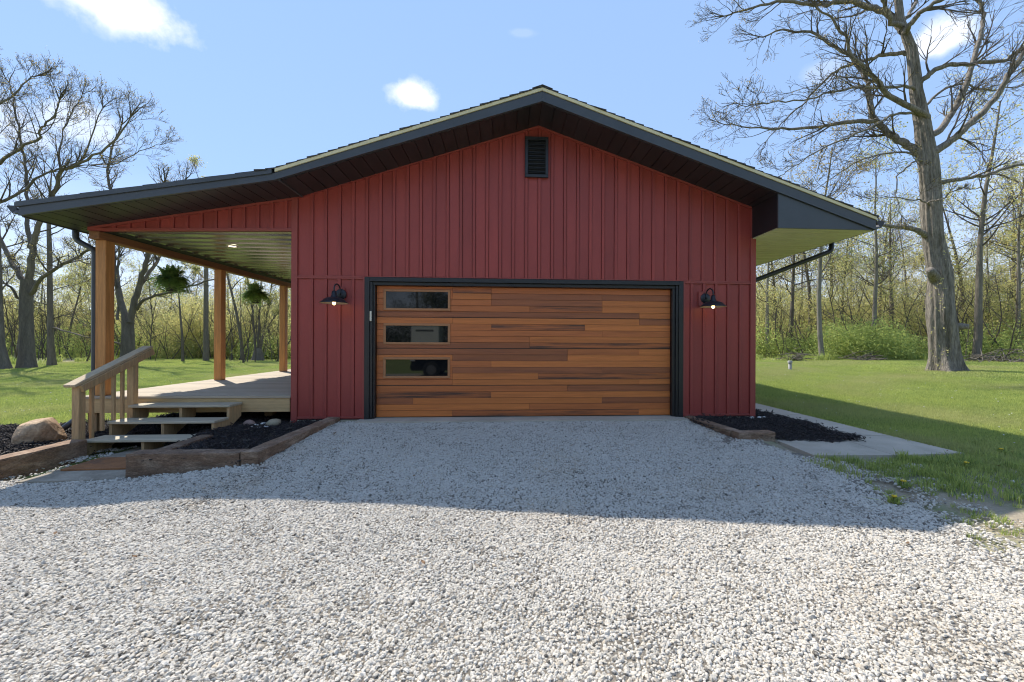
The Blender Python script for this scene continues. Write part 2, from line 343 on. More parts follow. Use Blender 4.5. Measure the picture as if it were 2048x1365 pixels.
# ------------------------------------------------------------------ scattering (geometry nodes; the object's own mesh holds the pieces and the points)
def scatter(name, variants, pts, rot, scl, vid, mats, zone=None):
    V = []; F = []; var = []; tint = []; o = 0; midx = []
    for k, va in enumerate(variants):
        v, f = va[0], va[1]; tn = va[2]; mi = va[3] if len(va) > 3 else 0
        V.append(np.asarray(v, float)); F += [tuple(i + o for i in q) for q in f]; midx += [mi] * len(f)
        var += [k] * len(v); tint += list(tn); o += len(v)
    nsrc = o; P = np.asarray(pts, float); n = len(P)
    allv = np.vstack(V + [P])
    me = bpy.data.meshes.new(name); me.from_pydata(allv.tolist(), [], F)
    for m in mats: me.materials.append(m)
    if any(midx): me.polygons.foreach_set('material_index', midx)
    def attr(nm, ty, field, data):
        a = me.attributes.new(nm, ty, 'POINT'); a.data.foreach_set(field, data)
    attr('is_pt', 'BOOLEAN', 'value', np.concatenate([np.zeros(nsrc, bool), np.ones(n, bool)]))
    attr('var', 'INT', 'value', np.concatenate([np.array(var, np.int32), np.asarray(vid, np.int32)]))
    attr('rot', 'FLOAT_VECTOR', 'vector', np.vstack([np.zeros((nsrc, 3)), rot]).astype(np.float32).ravel())
    attr('scl', 'FLOAT_VECTOR', 'vector', np.vstack([np.ones((nsrc, 3)), scl]).astype(np.float32).ravel())
    attr('tint', 'FLOAT', 'value', np.concatenate([np.array(tint, np.float32), np.zeros(n, np.float32)]))
    attr('zone', 'FLOAT', 'value', np.concatenate([np.zeros(nsrc, np.float32), np.asarray(zone if zone is not None else np.zeros(n), np.float32)]))
    ob = bpy.data.objects.new(name, me); COL.objects.link(ob)
    ng = bpy.data.node_groups.new(name + '_scatter', 'GeometryNodeTree')
    ng.interface.new_socket('Geometry', in_out='INPUT', socket_type='NodeSocketGeometry'); ng.interface.new_socket('Geometry', in_out='OUTPUT', socket_type='NodeSocketGeometry')
    N = ng.nodes; L = ng.links; gi = N.new('NodeGroupInput'); go = N.new('NodeGroupOutput')
    def named(nm, ty):
        a = N.new('GeometryNodeInputNamedAttribute'); a.data_type = ty; a.inputs['Name'].default_value = nm; return a.outputs['Attribute']
    sep = N.new('GeometryNodeSeparateGeometry'); sep.domain = 'POINT'; L.new(gi.outputs[0], sep.inputs['Geometry']); L.new(named('is_pt', 'BOOLEAN'), sep.inputs['Selection'])
    join = N.new('GeometryNodeJoinGeometry')
    for k in reversed(range(len(variants))):
        cmp_ = N.new('FunctionNodeCompare'); cmp_.data_type = 'INT'; cmp_.operation = 'EQUAL'
        ii = [s for s in cmp_.inputs if s.type == 'INT']; L.new(named('var', 'INT'), ii[0]); ii[1].default_value = k
        s2 = N.new('GeometryNodeSeparateGeometry'); s2.domain = 'POINT'; L.new(sep.outputs['Inverted'], s2.inputs['Geometry']); L.new(cmp_.outputs['Result'], s2.inputs['Selection'])
        g2 = N.new('GeometryNodeGeometryToInstance'); L.new(s2.outputs['Selection'], g2.inputs[0]); L.new(g2.outputs[0], join.inputs[0])
    iop = N.new('GeometryNodeInstanceOnPoints'); L.new(sep.outputs['Selection'], iop.inputs['Points']); L.new(join.outputs[0], iop.inputs['Instance'])
    iop.inputs['Pick Instance'].default_value = True; L.new(named('var', 'INT'), iop.inputs['Instance Index'])
    L.new(named('rot', 'FLOAT_VECTOR'), iop.inputs['Rotation']); L.new(named('scl', 'FLOAT_VECTOR'), iop.inputs['Scale'])
    L.new(iop.outputs[0], go.inputs[0])
    md = ob.modifiers.new('scatter', 'NODES'); md.node_group = ng
    tag(ob, kind='stuff'); return ob

NR = np.random.default_rng(11)
def rots(n, tilt=0.0):
    r = np.zeros((n, 3)); r[:, 2] = NR.uniform(0, 6.283, n)
    if tilt: r[:, 0] = NR.normal(0, tilt, n); r[:, 1] = NR.normal(0, tilt, n)
    return r
def rots_ground(X, Y, tilt=0.0):
    out = []
    for x, y in zip(X, Y):
        e = .15; gg = (lambda a, b: ground(a, b) + undul(a, b)) if tilt else ground; n_ = Vector((gg(x - e, y) - gg(x + e, y), gg(x, y - e) - gg(x, y + e), 2 * e)).normalized()
        q = Vector((0, 0, 1)).rotation_difference(n_).to_matrix() @ Matrix.Rotation(NR.uniform(0, 6.283), 3, 'Z')
        out.append(tuple(q.to_euler()))
    return np.array(out)
def scls(n, lo, hi):
    s = NR.uniform(lo, hi, n); return np.stack([s, s, s], 1)

# ------------------------------------------------------------------ ground, gravel, paving
def grid_obj(name, xs, ys, zf, mat, keep=None, kind='structure'):
    V = [(x, y, zf(x, y)) for y in ys for x in xs]; nx = len(xs); F = []
    for j in range(len(ys) - 1):
        for i in range(nx - 1):
            if keep is None or keep((xs[i] + xs[i + 1]) / 2, (ys[j] + ys[j + 1]) / 2):
                F.append((j * nx + i, j * nx + i + 1, (j + 1) * nx + i + 1, (j + 1) * nx + i))
    o = mesh_obj(name, V, F, mat, smooth_shade=True); tag(o, kind=kind); return o
def axis(lo, hi, step, far):
    a = list(np.arange(lo, hi + 1e-6, step)); out = []
    x = lo; s = step
    while x > -far: s *= 1.35; x -= s; out.append(x)
    a = out[::-1] + a; x = hi; s = step
    while x < far: s *= 1.35; x += s; a.append(x)
    return a

GX_R = lambda y: 5.55 + 0.18 * math.sin(y * 2.1) + 0.12 * math.sin(y * 5.3 + 1) + (0.35 * max(0, -4 - y))
def in_gravel(x, y):
    if y > -0.12: return False
    if x > GX_R(y): return False
    if x > 5.15 and y > -1.22: return False
    if -0.62 < x <= 6: return True
    if y < -1.95: return x > -12
    return False
def under_building(x, y): return -1.2 < x < 6.2 and 0.2 < y < 8.8
lawn = grid_obj('lawn', axis(-26, 30, 0.5, 400), axis(-11, 28, 0.5, 400), lambda x, y: ground(x, y) - (0.05 if (-13 < x < 8.7 and -12 < y < 1.2) else 0.0), MT['lawn'])
drive = grid_obj('gravel_driveway', list(np.arange(-12, 6.61, 0.15)), list(np.arange(-12, 0.01, 0.15)), lambda x, y: ground(x, y) + undul(x, y), MT['gravel_base'],
                 keep=lambda x, y: in_gravel(x - .06, y) or in_gravel(x, y))
dirt = grid_obj('dirt_verge', list(np.arange(5.0, 9.01, 0.15)), list(np.arange(-12, -1.0, 0.15)), lambda x, y: ground(x, y) - (0.022 if y < -2.05 or x < 5.78 else 0.06), MT['dirt'], keep=lambda x, y: x > GX_R(y) - .9 and x < 8.0 + .3 * math.sin(y * 3))

def stone_verts(r, seed, flat=0.75):
    g = np.random.default_rng(seed)
    t = (1 + 5 ** .5) / 2
    v = np.array([(-1, t, 0), (1, t, 0), (-1, -t, 0), (1, -t, 0), (0, -1, t), (0, 1, t), (0, -1, -t), (0, 1, -t), (t, 0, -1), (t, 0, 1), (-t, 0, -1), (-t, 0, 1)], float)
    v /= np.linalg.norm(v[0]); f = [(0, 11, 5), (0, 5, 1), (0, 1, 7), (0, 7, 10), (0, 10, 11), (1, 5, 9), (5, 11, 4), (11, 10, 2), (10, 7, 6), (7, 1, 8), (3, 9, 4), (3, 4, 2), (3, 2, 6), (3, 6, 8), (3, 8, 9), (4, 9, 5), (2, 4, 11), (6, 2, 10), (8, 6, 7), (9, 8, 1)]
    v = v * g.uniform(.72, 1.22, (12, 1)) * g.uniform(.7, 1.25, (1, 3)); v[:, 2] *= flat
    q = Euler(g.uniform(0, 6.28, 3)).to_matrix() if flat > .8 else Euler((g.normal(0, .35), g.normal(0, .35), g.uniform(0, 6.28))).to_matrix()
    return (v @ np.array(q).T) * r, f
def stone_patch(seed, n, rad, r0, r1):
    g = np.random.default_rng(seed); V = []; F = []; T = []; o = 0
    for i in range(n):
        r = g.uniform(r0, r1) * (1.35 if g.random() < .1 else 1)
        v, f = stone_verts(r, seed * 1000 + i); a = g.uniform(0, 6.28); d = rad * math.sqrt(g.random())
        v = v + np.array([d * math.cos(a), d * math.sin(a), r * g.uniform(.25, .75)]); V.append(v); F += [tuple(k + o for k in q) for q in f]; o += 12
        T += [float(np.clip(g.normal(.52, .23) if g.random() > .05 else g.uniform(.85, 1), 0, 1))] * 12
    return np.vstack(V), F, T
patches = [stone_patch(50 + k, 690, 0.30, .0050, .0108) for k in range(7)]
small = [stone_patch(80 + k, 14, 0.085, .0060, .0120) for k in range(3)]
def fill(n, x0, x1, y0, y1, ok):
    X = NR.uniform(x0, x1, n); Y = NR.uniform(y0, y1, n)
    k = [ok(a, b) for a, b in zip(X, Y)]
    return X[k], Y[k]
def inner(x, y): return all(in_gravel(x + .27 * math.cos(t), y + .27 * math.sin(t)) for t in (0, .785, 1.57, 2.356, 3.14, 3.927, 4.71, 5.5))
def jgrid(x0, x1, y0, y1, st, ok):
    P = [(x + NR.uniform(-.09, .09), y + NR.uniform(-.09, .09)) for x in np.arange(x0, x1, st) for y in np.arange(y0, y1, st)]
    P = [p for p in P if ok(*p)]; return np.array([p[0] for p in P]), np.array([p[1] for p in P])
gx, gy = jgrid(-6, 6.4, -7, 0, .26, inner)
gx2, gy2 = jgrid(-11.8, 8.5, -11.8, 0, .34, lambda x, y: inner(x, y) and not (x > -6 and y > -7))
ex, ey = fill(60000, -6, 6.6, -7, -.1, lambda x, y: in_gravel(x, y) and not (in_gravel(x + .3, y) and in_gravel(x - .3, y) and in_gravel(x, y + .3) and in_gravel(x, y - .3)))
k_ = NR.choice(len(ex), min(len(ex), 2400), replace=False); ex, ey = ex[k_], ey[k_]
gx3, gy3 = fill(3200, 5.2, 8.2, -9, -2.05, lambda x, y: not in_gravel(x, y) and NR.random() < .8 * math.exp(-(x - GX_R(y)) * 1.7))
hx, hy = fill(2600, 5.1, 7.4, -7, -2.05, lambda x, y: not in_gravel(x, y) and x - GX_R(y) < .28 * NR.random() ** .5)
gx3 = np.concatenate([gx3, hx]); gy3 = np.concatenate([gy3, hy])
gx4, gy4 = fill(150, -3.35, -2.0, -2.1, -.55, lambda x, y: x < -2.95 or NR.random() < .05)
nb = len(gx) + len(gx2)
GXs = np.concatenate([gx, gx2, ex, gx3, gx4]); GYs = np.concatenate([gy, gy2, ey, gy3, gy4]); n = len(GXs)
GP = np.stack([GXs, GYs, [ground(a, b) - .003 + undul(a, b) for a, b in zip(GXs, GYs)]], 1)
GS = scls(n, .9, 1.12); GS[nb:] *= 1.0
vid = np.concatenate([NR.integers(0, 7, nb), NR.integers(7, 10, n - nb)])
def gzone(x, y):
    tr = math.exp(-((x - (4.0 + .16 * (y + 3.5) ** 2)) / .17) ** 2) + math.exp(-((x - (2.4 + .13 * (y + 3.5) ** 2)) / .17) ** 2) + .8 * math.exp(-((x + .35 - .1 * y) / .2) ** 2)
    return min(1, .75 * zone_noise(x, y, .8) + .55 * tr * (.4 + .6 * zone_noise(x * 2, y * 2)))
gravel = scatter('gravel', patches + small, GP, rots_ground(GXs, GYs, 1.0), GS, vid, [MT['gravel']], zone=[gzone(a, b) for a, b in zip(GXs, GYs)])
tag(gravel, 'pale limestone gravel spread over the driveway in front of the garage door', 'gravel')

# concrete pieces
slab = empty('concrete_walkway', (7.2, 0, -0.14), 'worn concrete walkway running along the right side of the garage', 'walkway')
def slab_poly(poly, top, name, parent, mat):
    v = [(x, y, top - .12) for x, y in poly] + [(x, y, top) for x, y in poly]; k = len(poly)
    f = [tuple(range(k))[::-1], tuple(range(k, 2 * k))] + [(i, (i + 1) % k, (i + 1) % k + k, i + k) for i in range(k)]
    return mesh_obj(name, v, f, mat, parent)
zw = -0.105
for poly in ([(5.75, -1.98), (6.72, -2.02), (6.74, -1.22), (5.80, -1.22)], [(6.73, -2.02), (7.66, -1.98), (7.64, -1.06), (6.86, -1.06), (6.75, -1.23)], [(6.86, -1.04), (7.64, -1.04), (7.63, .62), (6.83, .62)],
             [(6.83, .64), (7.63, .64), (7.62, 2.3), (6.83, 2.3)], [(6.83, 2.325), (7.62, 2.325), (7.62, 4.1), (6.83, 4.1)], [(6.83, 4.11), (7.62, 4.11), (7.62, 8.9), (6.83, 8.9)]):
    slab_poly(poly, zw, 'slab', slab, MT['concrete'])
pad = slab_poly([(-3.0, -2.02), (-2.02, -1.97), (-2.02, -.62), (-2.98, -.62)], -0.255, 'concrete_pad', None, MT['concrete']); pad.data.materials[0] = MT['pad']; tag(pad, 'concrete pad under the coir mat at the foot of the porch stairs', 'concrete pad')
apron = slab_poly([(-.22, -.20), (5.12, -.20), (5.12, .16), (-.22, .16)], -0.012, 'door_apron', None, MT['concrete']); tag(apron, 'narrow concrete sill under the wood-look garage door', 'sill')

# mulch beds
def bed(name, poly, zf, label, dens, seed):
    xs = [p[0] for p in poly]; ys = [p[1] for p in poly]
    def inside(x, y):
        c = False; j = len(poly) - 1
        for i in range(len(poly)):
            if (poly[i][1] > y) != (poly[j][1] > y) and x < (poly[j][0] - poly[i][0]) * (y - poly[i][1]) / (poly[j][1] - poly[i][1]) + poly[i][0]: c = not c
            j = i
        return c
    o = grid_obj(name, list(np.arange(min(xs) - .1, max(xs) + .11, .08)), list(np.arange(min(ys) - .1, max(ys) + .11, .08)), zf, MT['mulch_soil'], keep=inside)
    g = np.random.default_rng(seed); vs_ = []
    for k in range(5):
        V = []; F = []; T = []; q = 0
        for i in range(22):
            l = g.uniform(.012, .05); w = g.uniform(.004, .010); M = np.array(Euler((g.normal(0, .45), g.normal(0, .45), g.uniform(0, 6.28))).to_matrix())
            v = np.array(cbox(-l / 2, l / 2, -w / 2, w / 2, -w / 3, w / 3)[0]) @ M.T + np.array([g.normal(0, .045), g.normal(0, .045), g.uniform(0, .022)])
            V.append(v); F += [tuple(a + q for a in t) for t in cbox(0, 1, 0, 1, 0, 1)[1]]; q += 8
            T += [float(np.clip(g.normal(.4, .2), 0, 1)) if g.random() > .04 else 1.0] * 8
        vs_.append((np.vstack(V), F, T))
    X, Y = fill(int((max(xs) - min(xs)) * (max(ys) - min(ys)) * dens), min(xs), max(xs), min(ys), max(ys), inside)
    P = np.stack([X, Y, [zf(a, b) for a, b in zip(X, Y)]], 1); n = len(P)
    sc = scatter(name.replace('bed', 'chips'), vs_, P, rots(n, .15), scls(n, .8, 1.4), NR.integers(0, 5, n), [MT['mulch']]); tag(sc, label, 'mulch')
    return o
hump = lambda x, y: 0.018 * math.sin(x * 5.1 + y * 2) + 0.015 * math.sin(y * 6.3 - x * 3)
bed('mulch_bed_stairs', [(-2.02, -1.80), (-.85, -1.80), (-.66, -.1), (-.66, .02), (-1.2, .02), (-1.2, 2.9), (-4.3, 2.9), (-4.3, .9), (-4.2, -.35), (-3.4, -.55), (-2.0, -.55)],  # the stretch under the deck is added to darken the space beneath it
    lambda x, y: (-0.075 if x > -1.9 else -0.075 - .13 * smooth(-1.9, -2.6, x)) - .03 * smooth(-.8, -1.7, y) + hump(x, y), 'black shredded mulch between the porch stairs and the driveway ties, carried under the deck to darken it', 330, 5)
bed('mulch_bed_boulder', [(-7.6, -1.95), (-3.52, -1.95), (-3.45, -.95), (-3.55, .5), (-4.4, 1.0), (-5.75, .62), (-7.6, .1)], lambda x, y: -0.215 + hump(x, y), 'dark mulch around the brown boulder left of the stairs', 260, 6)
bed('mulch_bed_walkway', [(5.12, 0), (5.12, -.35), (5.36, -1.12), (5.9, -1.26), (6.55, -1.36), (6.95, -1.30), (6.80, -.6), (6.80, 1.6), (6.27, 1.6), (6.27, 0)], lambda x, y: -0.045 - .05 * smooth(-.5, -1.3, y) + hump(x, y) * .8, 'black shredded mulch at the right garage corner beside the walkway', 380, 8)

# ------------------------------------------------------------------ garage building
XL, XR = -1.262, 6.290; RX = 2.612; FY = -0.68
def soff(x):      # underside of the roof overhang
    if x >= RX: return 4.747 - 0.3425 * (x - RX)
    if x >= -1.111: return 4.747 - 0.3358 * (RX - x)
    return 3.497 - 0.174 * (-1.111 - x)
def rtop(x):      # top of the drip edge
    if x >= RX: return 4.944 - 0.342 * (x - RX)
    if x >= -1.19: return 4.944 - 0.3462 * (RX - x)
    return 3.628 - 0.1652 * (-1.19 - x)
B = empty('garage_building', (2.5, 0, -0.1), 'red board-and-batten garage with side porch and low gable roof', 'garage')

wallp = MB().prism([(XL, -.02), (-.14, -.02), (-.14, 2.245), (XL, 2.245)], .016, .14).prism([(5.04, -.02), (XR, -.02), (XR, 2.245), (5.04, 2.245)], .016, .14) \
    .prism([(XL, 2.245), (XR, 2.245), (XR, soff(XR) + .05), (RX, 4.79), (XL, soff(XL) + .05)], .016, .14).build('front_wall', MT['siding_back'], B)
STEP = 0.2112; BW = 0.046
def wall_pieces(x0, x1, zb, zt, parent, off=0.0, y=0.0):
    x = x0 + off
    edges = [x0]
    while x < x1 - .02: 
        if x > x0 + .02: edges.append(x)
        x += STEP
    edges.append(x1)
    for a, b in zip(edges[:-1], edges[1:]):
        e0 = .0015 if a == x0 else BW / 2 + .006; e1 = .0015 if b == x1 else BW / 2 + .006
        a2, b2 = a + e0, b - e1
        if b2 - a2 < .01: continue
        pts = [(a2, zb(a2)), (b2, zb(b2)), (b2, zt(b2))]
        if a2 < RX < b2: pts.append((RX, zt(RX)))
        pts.append((a2, zt(a2)))
        MB().prism(pts, y, y + .0155).build('siding_board', MT['siding'], parent)
    for e in edges[1:-1]:
        a, b = e - BW / 2, e + BW / 2
        pts = [(a, zb(a)), (b, zb(b)), (b, zt(b)), (a, zt(a))]
        if a < RX < b and zt(RX) > 4.5: pts = [(a, zb(a)), (b, zb(b)), (b, zt(b)), (a, zt(a))]
        mb = MB(); y0 = y - .019; ch = .004
        n = 4; v = [(px + (ch if i in (0, 3) else -ch), y0, pz) for i, (px, pz) in enumerate(pts)] + [(px, y0 + ch, pz) for px, pz in pts] + [(px, y + .0155, pz) for px, pz in pts]
        f = [(0, 1, 2, 3)] + [(i, i + 4, (i + 1) % 4 + 4, (i + 1) % 4) for i in range(4)] + [(i + 4, i + 8, (i + 1) % 4 + 8, (i + 1) % 4 + 4) for i in range(4)]
        mb.add(v, f).build('batten', MT['siding'], parent)
top = lambda x: soff(x) - .004
wall_pieces(XL + .092, XR - .075, lambda x: 2.262, top, wallp, off=.211)
wall_pieces(XL + .092, -.17, lambda x: .035, lambda x: 2.208, wallp, off=.211)
wall_pieces(5.072, XR - .092, lambda x: .035, lambda x: 2.208, wallp, off=.03 + (.211 * 30 - (5.072 - (XL + .092)) + .0) % .2112)
for a, b, zt in ((XL - .004, XL + .088, soff(XL) - .002), (XR - .088, XR + .004, 2.99)):
    MB().box(a, b, -.026, .05, -.055, zt, .003).build('corner_trim', MT['trim_red'], wallp)
MB().box(XR - .071, XR - .02, -.022, .02, 2.99, soff(XR - .04) - .012, .002).build('corner_trim', MT['trim_red'], wallp)
for a, b in ((XL + .089, -.172), (5.073, XR - .089)):
    MB().box(a, b, -.024, .002, 2.210, 2.236, .002).box(a, b, -.019, .002, 2.237, 2.262, .002).build('belt_trim', MT['trim_red'], wallp)
    MB().box(a, b, -.018, .002, 0.002, 0.034, .002).build('base_trim', MT['trim_red'], wallp)
MB().box(-.171, 5.071, -.022, .002, 2.249, 2.263, .002).build('opening_trim', MT['trim_red'], wallp)
MB().box(-.171, -.143, -.022, .002, -.01, 2.248, .002).build('opening_trim', MT['trim_red'], wallp)
MB().box(5.043, 5.071, -.022, .002, -.01, 2.248, .002).build('opening_trim', MT['trim_red'], wallp)
def slope_trim(x0, x1, h, y0, y1, fn, gap=.003):
    return MB().prism([(x0, fn(x0) - h), (x1, fn(x1) - h), (x1, fn(x1) - gap), (x0, fn(x0) - gap)], y0, y1)
for a, b in ((XL - .004, RX - .0005), (RX + .0005, XR - .075)):
    slope_trim(a, b, .034, -.030, -.0275, soff).prism([(a, soff(a) - .034), (b, soff(b) - .034), (b, soff(b) - .003), (a, soff(a) - .003)], -.0274, .002).build('rake_trim', MT['trim_red'], wallp)
# other walls and foundation
MB().box(XL + .001, XL + .12, .141, 8.9, -.02, 3.42).build('side_wall', MT['siding'], B)
MB().box(XR - .12, XR - .001, .141, 8.9, -.02, 3.45).build('side_wall', MT['siding'], B)
MB().prism([(XL + .121, -.02), (XR - .121, -.02), (XR - .121, soff(XR)), (RX, 4.74), (XL + .121, soff(XL))], 8.75, 8.9).build('rear_wall', MT['siding'], B)
MB().box(XL - .02, -.24, -.012, .13, -.34, -.021, .004).build('foundation', MT['foundation'], B); MB().box(5.13, XR + .01, -.012, .13, -.34, -.021, .004).build('foundation', MT['foundation'], B)
MB().box(XL - .02, XL + .12, .131, 8.9, -.34, -.022).build('foundation', MT['foundation'], B); MB().box(XR - .1, XR + .01, .131, 8.9, -.34, -.022).build('foundation', MT['foundation'], B)

# door frame
fr = MB()
for a, b in ((-.142, -.066), (4.966, 5.042)):
    fr.box(a, b, -.034, .06, -.012, 2.245, .004)
fr.box(-.066, 4.966, -.034, .06, 2.176, 2.245, .004)
frame = fr.build('door_frame', MT['black_trim'], B)
for a, b in ((-.065, -.024), (4.924, 4.965)): MB().box(a, b, -.012, .085, -.012, 2.175, .003).build('jamb', MT['black_trim'], frame)
for a, b in ((-.023, .004), (4.876, 4.923)): MB().box(a, b, .02, .10, -.012, 2.158, .003).build('weather_strip', MT['black_trim'], frame)
MB().box(-.023, 4.923, .01, .10, 2.125, 2.174, .003).build('weather_strip', MT['black_trim'], frame)
MB().box(-.058, -.030, -.042, -.0125, 1.545, 1.705, .006).build('door_sensor', MT['plastic_white'], frame)

# garage door of printed planks
door = MB().box(.005, 4.875, .122, .16, -.002, 2.124).build('garage_door', MT['black_trim'], B)
rows = [[(0, .25, 'M'), (.25, .38, 'B'), (.38, 1, 'M')], [(0, .25, 'M'), (.25, .38, 'L'), (.38, .76, 'D'), (.76, 1, 'D')], [(0, .38, 'M'), (.38, .76, 'D'), (.76, 1, 'L')],
        [(0, .51, 'M'), (.51, .76, 'B'), (.76, 1, 'L')], [(0, .89, 'D'), (.89, 1, 'L')], [(0, .25, 'L'), (.25, .89, 'L'), (.89, 1, 'D')], [(0, .38, 'M'), (.38, .70, 'B'), (.70, 1, 'L')],
        [(0, .76, 'M'), (.76, 1, 'M')], [(0, .51, 'M'), (.51, 1, 'L')], [(0, .51, 'D'), (.51, 1, 'B')], [(0, .64, 'D'), (.64, .89, 'M'), (.89, 1, 'L')],
        [(0, .25, 'L'), (.25, .64, 'D'), (.64, 1, 'L')], [(0, .38, 'M'), (.38, 1, 'L')], [(0, .25, 'M'), (.25, .76, 'D'), (.76, 1, 'D')], [(0, .25, 'M'), (.25, .54, 'L'), (.54, 1, 'B')],
        [(0, .25, 'M'), (.25, .89, 'L'), (.89, 1, 'L')], [(0, .64, 'M'), (.64, 1, 'D')], [(0, .38, 'B'), (.38, 1, 'L')], [(0, .12, 'D'), (.12, .76, 'L'), (.76, 1, 'D')],
        [(0, .51, 'L'), (.51, 1, 'M')], [(0, .25, 'L'), (.25, .89, 'B'), (.89, 1, 'L')]]
RH = 2.122 / 21
for i, row in enumerate(rows):
    z1 = 2.122 - i * RH; z0 = z1 - RH
    g = .010 if i in (4, 9, 15) else .002
    for a, b, k in row:
        MB().box(.006 + a * 4.868 + .001, .006 + b * 4.868 - .001, .108 + rnd.uniform(-.0012, .0012), .1215, z0 + g, z1 - .0015, .002).build('plank', DW[k], door)
for zc in (1.9, 1.348, .798):
    x0, x1, z0, z1 = .118, 1.186, zc - .172, zc + .172; w = .038
    MB().box(x0, x1, .088, .107, z1 - w, z1, .004).box(x0, x1, .088, .107, z0, z0 + w, .004).box(x0, x0 + w, .0885, .107, z0 + w, z1 - w, .003).box(x1 - w, x1, .0885, .107, z0 + w, z1 - w, .003).build('window_frame', MT['win_frame'], door)
    MB().box(x0 + w - .002, x1 - w + .002, .1, .1065, z0 + w - .002, z1 - w + .002).build('window_pane', MT['glass'], door)

# gable vent
vx0, vx1, vz0, vz1 = 2.393, 2.772, 3.894, 4.551; w = .05
vent = MB().box(vx0, vx1, -.056, -.0215, vz1 - w, vz1, .004).box(vx0, vx1, -.056, -.0215, vz0, vz0 + w, .004).box(vx0, vx0 + w, -.0555, -.0215, vz0 + w, vz1 - w, .004).box(vx1 - w, vx1, -.0555, -.0215, vz0 + w, vz1 - w, .004) \
    .box(vx0 + .01, vx1 - .01, -.0245, -.0213, vz0 + .01, vz1 - .01).build('gable_vent', MT['black_trim'], B)
for k in range(9):
    z = vz0 + w + .014 + k * (vz1 - vz0 - 2 * w) / 9
    M = Matrix.Translation((0, -.041, z + .02)) @ Matrix.Rotation(math.radians(-38), 4, 'X')
    MB().box(vx0 + w + .002, vx1 - w - .002, -.004, .004, -.022, .022, .001, M).build('louver_slat', MT['black_trim'], vent)

# roof
ER = 7.787; EL = -4.53; KX = -1.15; RB = 9.3
deckm = MB().prism([(RX, 4.76), (ER - .03, soff(ER) + .02), (ER - .03, rtop(ER) - .035), (RX, 4.905)], FY + .045, RB).prism([(KX, soff(KX) + .015), (RX, 4.76), (RX, 4.905), (KX, rtop(KX) - .035)], FY + .045, RB) \
    .prism([(EL + .03, soff(EL) + .015), (KX, soff(KX) + .015), (KX, rtop(KX) - .035), (EL + .03, rtop(EL) - .035)], FY + .045, RB)
roof = deckm.build('roof', MT['shingle'], B)
def rake(x0, x1, lo, hi, y0, y1, name, mat):
    return MB().prism([(x0, lo(x0)), (x1, lo(x1)), (x1, hi(x1)), (x0, hi(x0))], y0, y1).build(name, mat, roof)
for a, b in ((KX, RX - .0005), (RX + .0005, ER)):
    rake(a, b, lambda x: soff(x) + .001, lambda x: rtop(x) - .046, FY, FY + .04, 'fascia', MT['charcoal'])
    rake(a, b, lambda x: soff(x) - .004, lambda x: soff(x) + .04, FY - .013, FY - .0005, 'fascia_lip', MT['charcoal'])
    rake(a, b, lambda x: rtop(x) - .0455, lambda x: rtop(x) - .001, FY - .016, FY + .042, 'drip_edge', MT['cream'])
rake(EL + .045, KX - .001, lambda x: soff(x) + .001, lambda x: rtop(x) - .055, FY, FY + .04, 'fascia', MT['charcoal'])
rake(EL + .045, KX - .001, lambda x: soff(x) - .004, lambda x: soff(x) + .035, FY - .012, FY - .0005, 'fascia_lip', MT['charcoal'])
rake(EL, KX - .04, lambda x: rtop(x) - .0545, lambda x: rtop(x) + .004, FY - .018, FY + .042, 'metal_rake_edge', MT['charcoal'])
# shingle courses
def course(x_lo, x_hi, j):
    j1 = rnd.uniform(-.012, .012); th = .026
    zl, zh = rtop(x_lo) + .0, rtop(x_hi) + .0
    sgn = 1 if x_lo < RX else -1
    poly = [(x_lo, zl + .002), (x_hi, zh + .002), (x_hi, zh + .006), (x_lo, zl + th)]
    if sgn < 0: poly = [(x_hi, zh + .002), (x_lo, zl + .002), (x_lo, zl + th), (x_hi, zh + .006)]
    MB().prism(poly, FY - .022 + j1, RB).build('shingle_course', MT['shingle'], roof)
EXP = .142
k = 0; x = -1.42
while x < RX - .02:
    course(max(x, -1.42), min(x + EXP * 1.25, RX - .002), k); x += EXP; k += 1
x = ER + .03
while x > RX + .02:
    course(x, max(x - EXP * 1.25, RX + .002), k); x -= EXP; k += 1
MB().prism([(RX - .15, rtop(RX - .15) + .022), (RX, 4.944 + .022), (RX, 4.944 + .034), (RX - .15, rtop(RX - .15) + .030)], FY - .03, RB).prism([(RX, 4.944 + .022), (RX + .15, rtop(RX + .15) + .022), (RX + .15, rtop(RX + .15) + .03), (RX, 4.944 + .034)], FY - .03, RB).build('ridge_cap', MT['shingle'], roof)
x = EL + .01
while x < KX - .1:
    MB().prism([(x, rtop(x) + .005), (min(x + .42, KX - .02), rtop(min(x + .42, KX - .02)) + .005), (min(x + .42, KX - .02), rtop(min(x + .42, KX - .02)) + .009), (x, rtop(x) + .018)], FY - .012, RB).build('roof_sheet', MT['charcoal'], roof); x += .405
# soffit panels under the rakes
sof = MB().prism([(KX, soff(KX) + .009), (RX, 4.747 + .009), (6.22, soff(6.22) + .009), (6.22, soff(6.22) + .016), (RX, 4.747 + .016), (KX, soff(KX) + .016)], FY + .042, .016).build('soffit', MT['black_trim'], B)
def soffit_run(x0, x1, step, y0, y1, mat):
    x = x0
    while x < x1 - .01:
        b = min(x + step, x1)
        MB().prism([(x + .006, soff(x + .006) - .003), (b - .006, soff(b - .006) - .003), (b - .006, soff(b - .006) + .008), (x + .006, soff(x + .006) + .008)], y0, y1).build('soffit_panel', mat, sof)
        x = b
soffit_run(-1.09, RX, .1855, FY + .041, .0155, MT['soffit']); soffit_run(RX, 6.22, .1855, FY + .041, .0155, MT['soffit'])
soffit_run(EL + .06, -1.13, .178, FY + .041, -.0005, MT['soffit'])
soffit_run(EL + .06, -4.28, .11, .0, 8.9, MT['soffit'])
